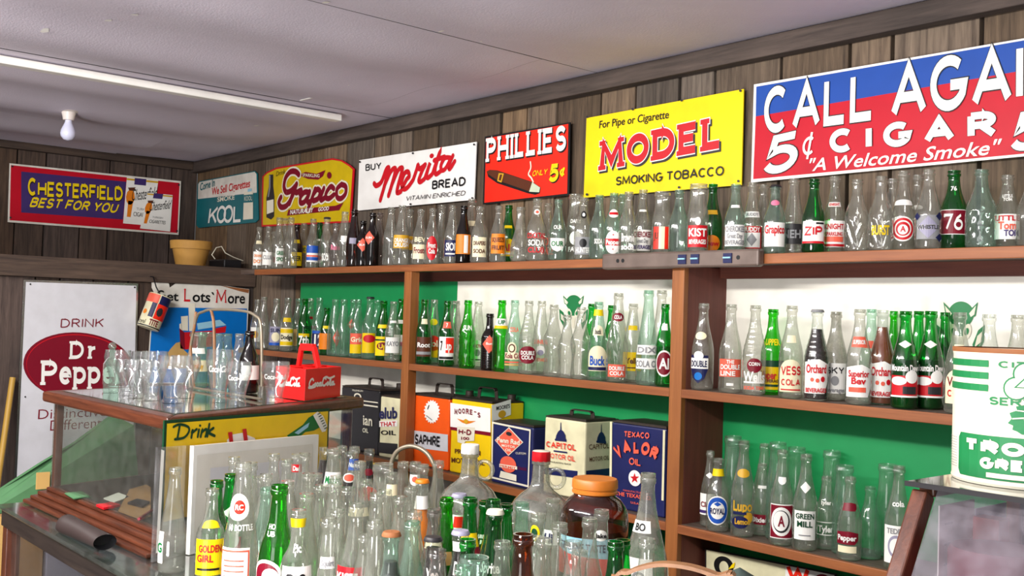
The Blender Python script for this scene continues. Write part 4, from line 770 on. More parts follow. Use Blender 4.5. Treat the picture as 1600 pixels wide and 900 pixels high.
m = MB(); m.box(XU+.022, .4, YF, YP, .69, .715, 'shelf_x'); m.build('shelf', B2)
# ------------------------------------------------------------------ bottles
LIP = [(.925, .40), (.935, .47), (.965, .48), (.972, .43), (.978, .45), (1, .45), (1, .36), (.96, .33)]
PROF = {
 'std': [(0, .80), (.012, .94), (.035, 1), (.42, 1), (.48, .97), (.55, .88), (.63, .73), (.71, .58), (.79, .47), (.86, .41)]+LIP,
 'cone': [(0, .82), (.012, .95), (.035, 1), (.36, 1), (.42, .97), (.5, .89), (.6, .76), (.7, .63), (.8, .52), (.88, .44)]+LIP,
 'slope': [(0, .82), (.012, .95), (.035, 1), (.47, 1), (.53, .95), (.59, .84), (.65, .70), (.72, .56), (.79, .47), (.87, .42)]+LIP,
 'stub': [(0, .84), (.012, .96), (.03, 1), (.54, 1), (.59, .96), (.64, .84), (.68, .66), (.72, .52), (.78, .44), (.87, .41)]+LIP,
 'hobble': [(0, .86), (.015, .96), (.07, .95), (.15, .86), (.24, .83), (.32, .88), (.42, 1), (.5, 1), (.56, .9), (.63, .74), (.71, .59), (.8, .48), (.87, .42)]+LIP,
 'bulge': [(0, .84), (.015, .94), (.1, .93), (.22, .85), (.34, .85), (.4, .92), (.46, 1), (.53, 1), (.57, .94), (.6, .84), (.66, .68), (.74, .54), (.82, .46), (.87, .42)]+LIP,
 'pear': [(0, .7), (.012, .85), (.06, .96), (.16, 1), (.26, .98), (.36, .88), (.47, .71), (.58, .56), (.7, .47), (.82, .42), (.87, .41)]+LIP,
 'slim': [(0, .85), (.012, .95), (.03, 1), (.3, 1), (.4, .92), (.52, .78), (.64, .63), (.76, .50), (.87, .42)]+LIP,
 'milk': [(0, .88), (.015, .97), (.03, 1), (.5, 1), (.56, .97), (.62, .91), (.7, .80), (.78, .74), (.88, .72), (.92, .73), (.925, .80), (.965, .81), (.972, .76), (1, .79), (1, .7), (.97, .68)],
 'big': [(0, .85), (.012, .96), (.03, 1), (.30, 1), (.38, .96), (.46, .87), (.56, .70), (.66, .53), (.76, .40), (.87, .31), (.925, .295), (.935, .34), (.965, .35), (.972, .31), (.978, .33), (1, .33), (1, .26), (.96, .24)],
 'tall': [(0, .85), (.012, .95), (.03, 1), (.44, 1), (.5, .96), (.58, .84), (.66, .70), (.75, .56), (.84, .47), (.88, .43)]+LIP,
}
def prof(kind, H, R):
    base = kind.split('+')[0]; P = PROF[base]; fine = '+' in kind
    if not fine: return [(z*H, r*R) for z, r in P]
    out = []
    for (z0, r0), (z1, r1) in zip(P, P[1:]):
        k = max(1, int((z1-z0)/.014)) if z1 > z0 else 1
        out += [((z0+(z1-z0)*i/k)*H, (r0+(r1-r0)*i/k)*R) for i in range(k)]
    return out+[(P[-1][0]*H, P[-1][1]*R)]
def radfn(P):
    def fn(z):
        for (z0, r0), (z1, r1) in zip(P, P[1:]):
            if z0 <= z <= z1 and z1 > z0: return r0+(r1-r0)*(z-z0)/(z1-z0)
        return P[0][1] if z < 0 else P[-1][1]
    return fn
MODS = {'rib': lambda H: (lambda a, z, j: 1+.022*math.sin(z/H*2*math.pi*17) if .38*H < z < .85*H else 1),
        'rings': lambda H: (lambda a, z, j: 1+.02*math.sin(z/H*2*math.pi*24) if .05*H < z < .8*H else 1),
        'swirl': lambda H: (lambda a, z, j: 1+.032*math.sin(a*9+z/H*22) if .06*H < z < .66*H else 1),
        'flute': lambda H: (lambda a, z, j: 1+.028*math.sin(a*12) if .05*H < z < .7*H else 1),
        'dmd': lambda H: (lambda a, z, j: 1+.022*(abs(math.sin(a*4+z/H*16))+abs(math.sin(a*4-z/H*16))-1) if .04*H < z < .6*H else 1)}
_bm = {}
def bottle_mesh(kind, H, R, col):
    k = (kind, round(H, 3), round(R, 4), col)
    if k not in _bm:
        m = MB(); md = kind.split('+')[1] if '+' in kind else None
        P = prof(kind, H, R); m.lathe(P, col, n=48 if md in ('swirl', 'flute', 'dmd') else 28, mod=MODS[md](H) if md else None)
        me = m.mesh('bottle_glass', (0, 0, 0)); shade(me, 60); _bm[k] = me
    return _bm[k]
def Lb(shape, v0, v1, ha, col, *items, turn=0.0): return (shape, v0, v1, ha, col, items, turn)
def T(s, c, y=.5, h=.4, w=1.6, x=0, b=.03, big=None): return ('t', s, c, y, h, w, x, b, big)
def Rc(c, x0, y0, x1, y1): return ('r', c, x0, y0, x1, y1)
def Ov(c, x, y, rx, ry): return ('o', c, x, y, rx, ry)
def Dm(c, x, y, rx, ry): return ('d', c, x, y, rx, ry)
SHAPES = {'rect': [(-1, 0), (1, 0), (1, 1), (-1, 1)], 'oval': ell(0, .5, 1, .5), 'dia': [(0, 0), (1, .5), (0, 1), (-1, .5)],
          'arch': [(-1, 0), (1, 0)]+[(math.cos(math.pi*i/14), .55+.45*math.sin(math.pi*i/14)) for i in range(15)],
          'shield': [(0, 0), (.6, .16), (1, .5), (1, 1), (-1, 1), (-1, .5), (-.6, .16)], 'flag': [(-1, 0), (.7, 0), (1, .35), (1, .85), (.2, 1), (-1, .9)]}
def add_label(root, c, P, H, spec, ang, idx):
    shape, v0, v1, ha, col, items, turn = spec; z0, z1 = v0*H, v1*H
    # keep the print on the front: width on the shoulder follows the local radius
    wr = Wrap(c, radfn(P), ang+turn); mp = lambda p: (p[0]*ha, z0+(z1-z0)*p[1])
    if col: wr.add([[mp(p) for p in SHAPES[shape]]], col, 1)
    for k, it in enumerate(items):
        ly = 2+min(k, 6)*.5
        if it[0] == 't':
            _, s, cc, y, h, w_, x, b, big = it; a, b2 = mp((x-w_/2, y-h/2)), mp((x+w_/2, y+h/2)); wr.text(s, a[0], b2[0], a[1], b2[1], cc, b, ly+1, big)
        elif it[0] == 'r': wr.add([[mp(p) for p in ((it[2], it[3]), (it[4], it[3]), (it[4], it[5]), (it[2], it[5]))]], it[1], ly)
        elif it[0] == 'o': wr.add([[mp(p) for p in ell(*it[2:])]], it[1], ly)
        elif it[0] == 'd': x, y, rx, ry = it[2:]; wr.add([[mp(p) for p in ((x, y-ry), (x+rx, y), (x, y+ry), (x-rx, y))]], it[1], ly)
    if wr.mb.f: wr.mb.build('neck_label' if v0 > .5 else 'label', root, smooth=70)
def bottle(pos, H, kind, col, labels, label, group, R=None, fill=None, cap=None, neck=None):
    x, y, z = pos; R = R or (.029 if H < .215 else .031 if H < .262 else .036)
    if fill and col == 'g_clear': col = 'g_clean'
    root = newobj('soda_bottle', bottle_mesh(kind, H, R, col), None, (x, y, z+.0008)); tag(root, label, 'bottle', group)
    c = (x, y, z+.0008); P = prof(kind, H, R)
    ang = facing(x, y)
    for i, s in enumerate(labels or ()): add_label(root, c, P, H, s, ang, i)
    if fill:
        lv, fc = fill; fn = radfn(P); pts = [(.004, fn(.004)-.002)]+[(q[0], q[1]-.0022) for q in P if .01 < q[0] < lv*H and q[0] < .9*H]+[(lv*H, fn(lv*H)-.0022)]
        m = MB(); m.lathe(pts, fc, c, 24, cap1=True); m.build('soda', root, smooth=50)
    if cap:
        m = MB(); r0 = R*.50; m.lathe([(H*.976, r0*1.08), (H*.98, r0*1.1), (H*.997, r0*1.0), (H*1.008, r0*.9), (H*1.01, .001)], cap, c, 42, mod=lambda a, z, j: 1+(.05*math.sin(a*21) if j < 2 else 0), cap0=False); m.build('crown_cap', root, smooth=40)
    return root
PLACED = {}
def free(key, x, y, r): return all((x-a)**2+(y-b)**2 > (r+c+.0012)**2 for a, b, c in PLACED.setdefault(key, []))
def shelf_row(key, z, rows, group, y0, y1, plain, ymax):
    for r in sorted(rows, key=lambda r: bool(len(r) > 6 and r[6].get('back'))):
        px, top, kind, col, labels, desc = r[:6]; o = r[6] if len(r) > 6 else {}
        back = o.get('back', 0); best = None; y = y0+(.075 if back else 0)
        while y <= ymax:
            b = at(px, top, 'y', y); H = b.z-z-.001; R = o.get('R') or (.029 if H < .215 else .031 if H < .262 else .036)
            if y-R > YF-.001 and y+R < YP-.004+(1 if key == 'top' else 0)*.055 and free(key, b.x, y, R): best = (b.x, y, H, R); break
            y += .004
        for dpx in (0, 2, -2, 4, -4, 6, -6, 8, -8):
            for sh in (.95, .9, .85):
                y = y0-.01; k = 0
                while y0-.01+k <= ymax+.02 and not best:
                    y = (ymax+.02-k) if back else (y0-.01+k); k += .003; b = at(px+dpx, top, 'y', y); H = b.z-z-.001; rr = R*sh
                    if y-rr > YF-.001 and y+rr < YP-.004 and free(key, b.x, y, rr): best = (b.x, y, H, rr)
            if best: break
        if not best: print('NOPLACE', key, px); b = at(px, top, 'y', 2.40 if back else y0); best = (b.x, b.y, b.z-z-.001, R*.85)
        X, y, H, R = best; PLACED[key].append((X, y, R))
        bottle((X, y, z), H, kind, col, labels, desc, group, R=R, fill=o.get('fill'), cap=o.get('cap'))
TS = 'soda bottles on the top shelf'
W, CR, RD, BK, YL = 'white', 'cream', 'red', 'black', 'yellow'
rows = [
 (405.5, 355, 'std', 'g_clear', [Lb('rect', .1, .42, .9, W, T('ORANGE', 'orange', .7, .2), T('DOT', 'orange', .3, .25)), Lb('rect', .6, .68, .6, CR)], 'leftmost clear bottle on the top shelf, white label with orange spots'),
 (420, 354, 'std', 'g_clear', [Lb('rect', .1, .4, .9, W, T('CLUB', 'grey', .6, .3))], 'clear bottle with a silvery white label, second from the shelf corner end'),
 (428.5, 362, 'std', 'g_clear', [Lb('rect', .1, .45, .8, W, Ov(RD, 0, .5, .5, .22))], 'short clear bottle with a red dot on a white label, top shelf', dict(back=1)),
 (437, 340, 'std', 'g_clear', [Lb('rect', .1, .4, .8, W, T('GREEN', 'green', .7, .25), T('SPOT', 'green', .3, .25), turn=.4)], 'clear bottle with a white and green label at left top shelf end'),
 (446, 341, 'std', 'g_clear', [], 'plain clear bottle before the brown yellow-labelled bottle, top shelf left end', dict(back=1)),
 (455.5, 340, 'tall', 'g_clear', [], 'tall plain clear bottle directly left of the brown yellow-labelled bottle'),
 (465, 351, 'std', 'g_brown', [Lb('rect', .08, .38, .9, 'mustard', T('BEER', BK, .55, .35)), Lb('rect', .58, .66, .6, 'mustard')], 'brown bottle with a yellow label near the left top shelf end'),
 (475.5, 349, 'std', 'g_clear', [Lb('rect', .36, .52, .9, YL, T('LEMON', 'green', .5, .5))], 'clear bottle with a yellow label beside the brown yellow-labelled bottle', dict(back=1)),
 (490, 342, 'std', 'g_clear', [Lb('rect', .12, .45, .9, W, Rc('blue', -1, .55, 1, 1), Rc('blue', -1, .1, 1, .3), Rc('coral', -1, .32, 1, .42))], 'clear bottle with a blue and white label beneath the yellow curved sign'),
 (500, 348, 'std', 'g_green', [Lb('oval', .12, .34, .75, W, Ov(RD, 0, .5, .5, .25)), Lb('rect', .6, .64, .5, W)], 'green bottle with a white and red round label beneath the yellow curved sign'),
 (511.5, 340, 'slope', 'g_clear', [Lb('rect', .12, .3, .7, None, T('SODA', W, .5, .8))], 'clear bottle with a dark cap under the yellow curved sign', dict(cap='charcoal')),
 (525.5, 349, 'stub', 'g_smoke', [Lb('rect', .38, .52, .8, None, T('Roxo', 'pink', .5, .8))], 'brownish bottle with pink script, top shelf under the yellow sign'),
 (539.5, 331, 'tall', 'g_clear', [Lb('shield', .44, .56, .5, W)], 'tall clear bottle with a white shoulder emblem, right end of yellow sign'),
 (554.5, 328, 'tall', 'g_brown', [Lb('rect', .4, .5, .6, 'lavender')], 'tall pale brown bottle between the yellow and the white bread signs'),
 (568, 345.5, 'stub', 'g_dark', [Lb('dia', .32, .62, .85, 'coral', T('SUN', W, .5, .14, 1.1))], 'left of two dark bottles with coral diamond labels, top shelf'),
 (583, 333, 'stub', 'g_dark', [Lb('dia', .4, .66, .8, 'coral', T('SUN', W, .5, .14, 1.1), turn=-.5)], 'right of two dark bottles with coral diamond labels, top shelf'),
 (594, 333, 'slope', 'g_smoke', [], 'smoky clear bottle right of the dark diamond-labelled bottles', dict(back=1)),
 (612, 324, 'tall', 'g_clear', [], 'plain clear bottle left of the two orange-banded bottles, top shelf'),
 (629, 321, 'tall', 'g_clear', [Lb('rect', .28, .5, 1.2, 'gold', T('ORANGE', W, .6, .3), T('CRUSH', W, .25, .3))], 'left of two clear bottles with orange-yellow bands on the top shelf'),
 (641, 327, 'std', 'g_clear', [Lb('rect', .28, .52, 1.2, 'gold', T('ORANGE', W, .6, .3))], 'right of two clear bottles with orange-yellow bands on the top shelf'),
 (658, 327, 'std', 'g_clear', [Lb('rect', .1, .36, 1.0, CR, T('Frosty', 'maroon', .6, .4)), Lb('rect', .4, .5, .9, None, T('BEV', CR, .5, .8))], 'clear bottle with cream printing left of the red oval label'),
 (676.7, 325.5, 'std', 'g_clear', [Lb('oval', .07, .5, .72, RD, T('Frost', W, .62, .2, 1.3), T('Cola', W, .38, .2, 1.1))], 'clear bottle with a tall red oval label under the white sign'),
 (691, 321, 'pear', 'g_clear', [], 'plain frosted bottle between the red oval and blue labels, top shelf'),
 (708, 321, 'tall', 'g_clear', [Lb('rect', .12, .4, 1.0, 'navy', T('SION', W, .6, .45, 1.5), Rc('white', -.8, .12, .8, .2))], 'clear bottle with white lettering on a blue label, under white sign'),
 (725.5, 322, 'std', 'g_dark', [Lb('rect', .16, .5, 1.0, 'orange', Rc(W, .1, .05, .6, .95))], 'dark brown bottle with an orange label at right end of white sign'),
 (738, 311, 'tall', 'g_clear', [Lb('rect', .1, .45, .9, None, T('ROCK', W, .75, .3), T('SPRING', W, .3, .3)), Lb('rect', .58, .66, .6, CR)], 'clear bottle with white printing right of the orange-labelled dark bottle'),
 (751, 323, 'slope', 'g_clear', [Lb('rect', .1, .45, .8, CR, T('DRAPERS', 'brown', .7, .2), T('SODA', 'brown', .3, .2))], 'wide clear bottle with a cream panel between white and red signs', dict(R=.032)),
 (780, 322, 'std', 'g_clear', [Lb('rect', .15, .5, .9, 'orange', T('SQUEEZE', 'brown', .7, .22), T('FRUIT', 'brown', .3, .22))], 'clear bottle with an orange brown band, left of the green bottle'),
 (795.5, 321, 'slope', 'g_green', [Lb('flag', .12, .42, .95, YL, T('Ale', RD, .5, .4), Rc(W, -.9, .1, .6, .2)), Lb('rect', .6, .65, .6, YL)], 'green bottle with a yellow and white label under the cigar sign'),
 (814.5, 324, 'pear', 'g_frost', [], 'frosted pear-shaped bottle under the red cigar sign', dict(R=.034)),
 (840, 311, 'slope', 'g_clear', [Lb('rect', .1, .48, 1.0, None, T('COCKTAIL', RD, .8, .22, 1.9), T('SODA', W, .5, .24, 1.6), T('CLUB', RD, .2, .22, 1.6)), Lb('oval', .74, .83, .6, W, Ov('coral', 0, .5, .5, .25))], 'large clear bottle with red and white lettering under cigar sign', dict(R=.034)),
 (857, 318, 'std', 'g_clear', [Lb('rect', .12, .45, .9, None, T('ROSE', 'coral', .7, .4), T('DALE', 'coral', .25, .4))], 'clear bottle with faded coral lettering right of the large red-lettered bottle', dict(back=1)),
 (873, 312, 'std', 'g_aqua', [Lb('shield', .14, .36, .85, W, T('OUR', 'green', .6, .36)), Lb('rect', .5, .58, .6, None, T('OUR', W, .5, .8))], 'pale green bottle with a white shield label under red sign edge'),
 (901, 304, 'milk', 'g_clear', [Lb('rect', .14, .48, .9, None, Ov(W, 0, .6, .7, .3), T('FARM', W, .12, .2)), Lb('rect', .56, .63, .7, None, T('DAIRY', W, .5, .8))], 'wide-mouthed clear bottle with white printing between red and yellow signs', dict(back=1)),
 (913, 309, 'slope', 'g_clear', [Lb('rect', .08, .36, .95, 'grey', T('HUNTER', W, .25, .3), Ov(BK, 0, .65, .4, .25)), Lb('oval', .66, .78, .5, BK, Ov(W, 0, .5, .5, .25))], 'clear bottle with a grey picture label and black round neck mark'),
 (937, 305, 'slope', 'g_aqua', [Lb('rect', .15, .4, .5, None, T('SODA', W, .5, .3))], 'plain pale green bottle left of the round red-banded label, top shelf'),
 (960, 302, 'slope', 'g_aqua', [Lb('oval', .07, .42, .85, W, Rc(RD, -1, .36, 1, .66), T('Pepper', W, .51, .2, 1.7), Ov(RD, 0, .2, .08, .03), Ov(RD, 0, .82, .08, .03)), Lb('oval', .62, .75, .8, W, Rc(RD, -.9, .35, .9, .65))], 'pale green bottle with a round white label and red band'),
 (974, 303, 'std', 'g_aqua', [], 'plain bottle standing behind the round red-banded label bottle', dict(back=1)),
 (983, 300, 'slope', 'g_clear', [Lb('rect', .1, .45, .8, None, T('Brownie', W, .6, .35), T('soda', W, .2, .25))], 'clear bottle with white slanting script under the yellow tobacco sign'),
 (1005.5, 296.7, 'slope', 'g_clear', [Lb('rect', .12, .42, 1.0, W, T('CHEROKEE', 'maroon', .78, .26, 1.8), T('Great Day', 'grey', .48, .2, 1.2), T('BEVERAGES', 'purple', .18, .18, 1.8)), Lb('rect', .68, .71, .6, W)], 'clear bottle with purple lettering on a white label, under yellow sign'),
 (1035.5, 300, 'milk', 'g_clear', [Lb('rect', .12, .46, .85, 'scarlet', Rc(CR, -.3, 0, .35, 1), T('JU', 'brown', .6, .3, .5, -.65))], 'wide-necked bottle with an orange red and white label, top shelf'),
 (1062, 297, 'slope', 'g_aqua', [], 'plain pale bottle left of the red four-letter label, top shelf'),
 (1092, 288, 'milk', 'g_clear', [Lb('rect', .12, .42, .95, RD, T('KIST', W, .68, .36, 1.7), T('BEVERAGES', W, .25, .2, 1.6)), Lb('arch', .42, .56, .7, None, Ov(W, 0, .4, .35, .4))], 'clear bottle with white capitals on a solid red label, top shelf under yellow sign', dict(R=.031)),
 (1114.5, 288, 'slope', 'g_green', [Lb('oval', .08, .3, .85, 'orange', T('Dew', RD, .5, .3)), Lb('rect', .58, .64, .6, 'gold')], 'green bottle with an orange label under yellow sign right end'),
 (1150, 288, 'slope', 'g_aqua', [Lb('rect', .12, .42, 1.0, W, T('CHEROKEE', 'grey', .8, .26, 1.8), T('Great Day', 'grey', .48, .22, 1.4), T('BEVERAGES', 'grey', .18, .2, 1.8)), Lb('rect', .66, .7, .6, W)], 'pale green bottle with grey lettering on a white label'),
 (1176.7, 285.5, 'std', 'g_clear', [Lb('rect', .1, .4, 1.0, RD, Rc(W, -.9, .05, .8, .72), T('BUDDY', W, .86, .2, 1.5), Dm('grey', 0, .4, .45, .3)), Lb('rect', .52, .6, .8, W, T('BUDDY', 'grey', .5, .5))], 'clear bottle with a red-topped white picture label under the blue-red sign'),
 (1194, 289, 'std', 'g_clear', [], 'plain bottle in back row right of the red-topped picture label', dict(back=1)),
 (1212, 290, 'slope', 'g_aqua', [Lb('rect', .1, .45, 1.0, W, T('Grapico', RD, .72, .34, 1.8)), Lb('oval', .7, .78, .7, 'pink')], 'pale green bottle with red script on a white label, dark cap', dict(cap='charcoal')),
 (1241, 279, 'cone+rings', 'g_clear', [Lb('rect', .14, .4, 1.1, 'charcoal', T('NEHI', 'grey', .5, .4))], 'ringed clear bottle with a dark grey label, top shelf'),
 (1272.7, 280, 'std', 'g_green', [Lb('rect', .12, .42, 1.0, W, T('ZIP', RD, .55, .42, 1.5, big=.22), Rc(RD, -1, 0, 1, .1), Rc(BK, .2, .86, .9, .94))], 'green bottle with three red capitals on a white label, top shelf'),
 (1305, 276, 'std', 'g_clear', [Lb('rect', .08, .42, .95, W, T('KNIGHT', RD, .78, .2, 1.7), T('SPARKLING', RD, .5, .14, 1.5), Rc(RD, -1, .03, 1, .12), Rc('coral', -.8, .2, .8, .4)), Lb('rect', .6, .66, .7, W, T('KNIGHT', RD, .5, .6))], 'clear bottle with a white and red label, right of the green bottle with red capitals'),
 (1340, 281, 'std+swirl', 'g_clear', [], 'clear bottle with swirled glass, left of two swirled bottles on top shelf'),
 (1377.7, 276, 'std+swirl', 'g_clear', [Lb('rect', .2, .34, .8, None, T('BURST', 'mustard', .5, .9, 1.7))], 'swirled clear bottle with yellow lettering on the top shelf'),
 (1396, 280, 'std', 'g_clear', [], 'plain bottle behind and left of the red ring label, top shelf', dict(back=1)),
 (1412.7, 268, 'std', 'g_clear', [Lb('oval', .12, .43, .95, W, Ov(RD, 0, .5, .88, .44), Ov(W, 0, .5, .68, .34), Ov(RD, 0, .5, .56, .28), Ov(W, 0, .47, .4, .2), T('A', RD, .5, .22, .4)), Lb('arch', .57, .64, .9, W)], 'clear bottle with a red and white ring label, top shelf'),
 (1432.5, 274, 'std', 'g_clear', [Lb('oval', .55, .61, .6, W)], 'plain bottle in back row between ring label and blue-cornered label', dict(back=1)),
 (1452, 265.7, 'std', 'g_clear', [Lb('rect', .12, .42, .95, 'grey', T('WHISTLE', W, .5, .2, 1.8), Dm('lavender', 0, .5, .9, .46), T('WHISTLE', 'charcoal', .5, .18, 1.7), Dm('navy', .9, .95, .35, .18), Dm('navy', -.9, .95, .3, .16), Dm('navy', .9, .06, .35, .18))], 'clear bottle with a grey and blue cornered label'),
 (1491, 267, 'slope', 'g_green', [Lb('rect', .19, .5, 1.05, W, Rc('maroon', -.96, .03, .96, .97), T('76', W, .5, .66, 1.2, big=.17)), Lb('rect', .74, .8, .45, None, T('76', W, .5, .9))], 'green bottle with a big white number on a red label', dict(R=.032)),
 (1534, 265.7, 'slope+dmd', 'g_aqua', [], 'pale green textured bottle right of the green bottle with a white number', dict(R=.032)),
 (1575, 274, 'std', 'g_clear', [Lb('rect', .12, .46, 1.0, W, T('LITTLE', RD, .84, .2, 1.8), T('Tom', 'coral', .55, .3, 1.2), T('TOM', 'purple', .25, .24, 1.0, .3)), Lb('rect', .64, .74, .7, None, T('LITTLE', W, .7, .4), T('TOM', W, .2, .4, 1.2))], 'clear bottle with pink and purple lettering near the right edge'),
 (1612, 272, 'std', 'g_clear', [], 'clear bottle cut by the right picture edge, top shelf'),
]
shelf_row('top', ZT, rows, TS, YF+.036, 0, '', 2.42)

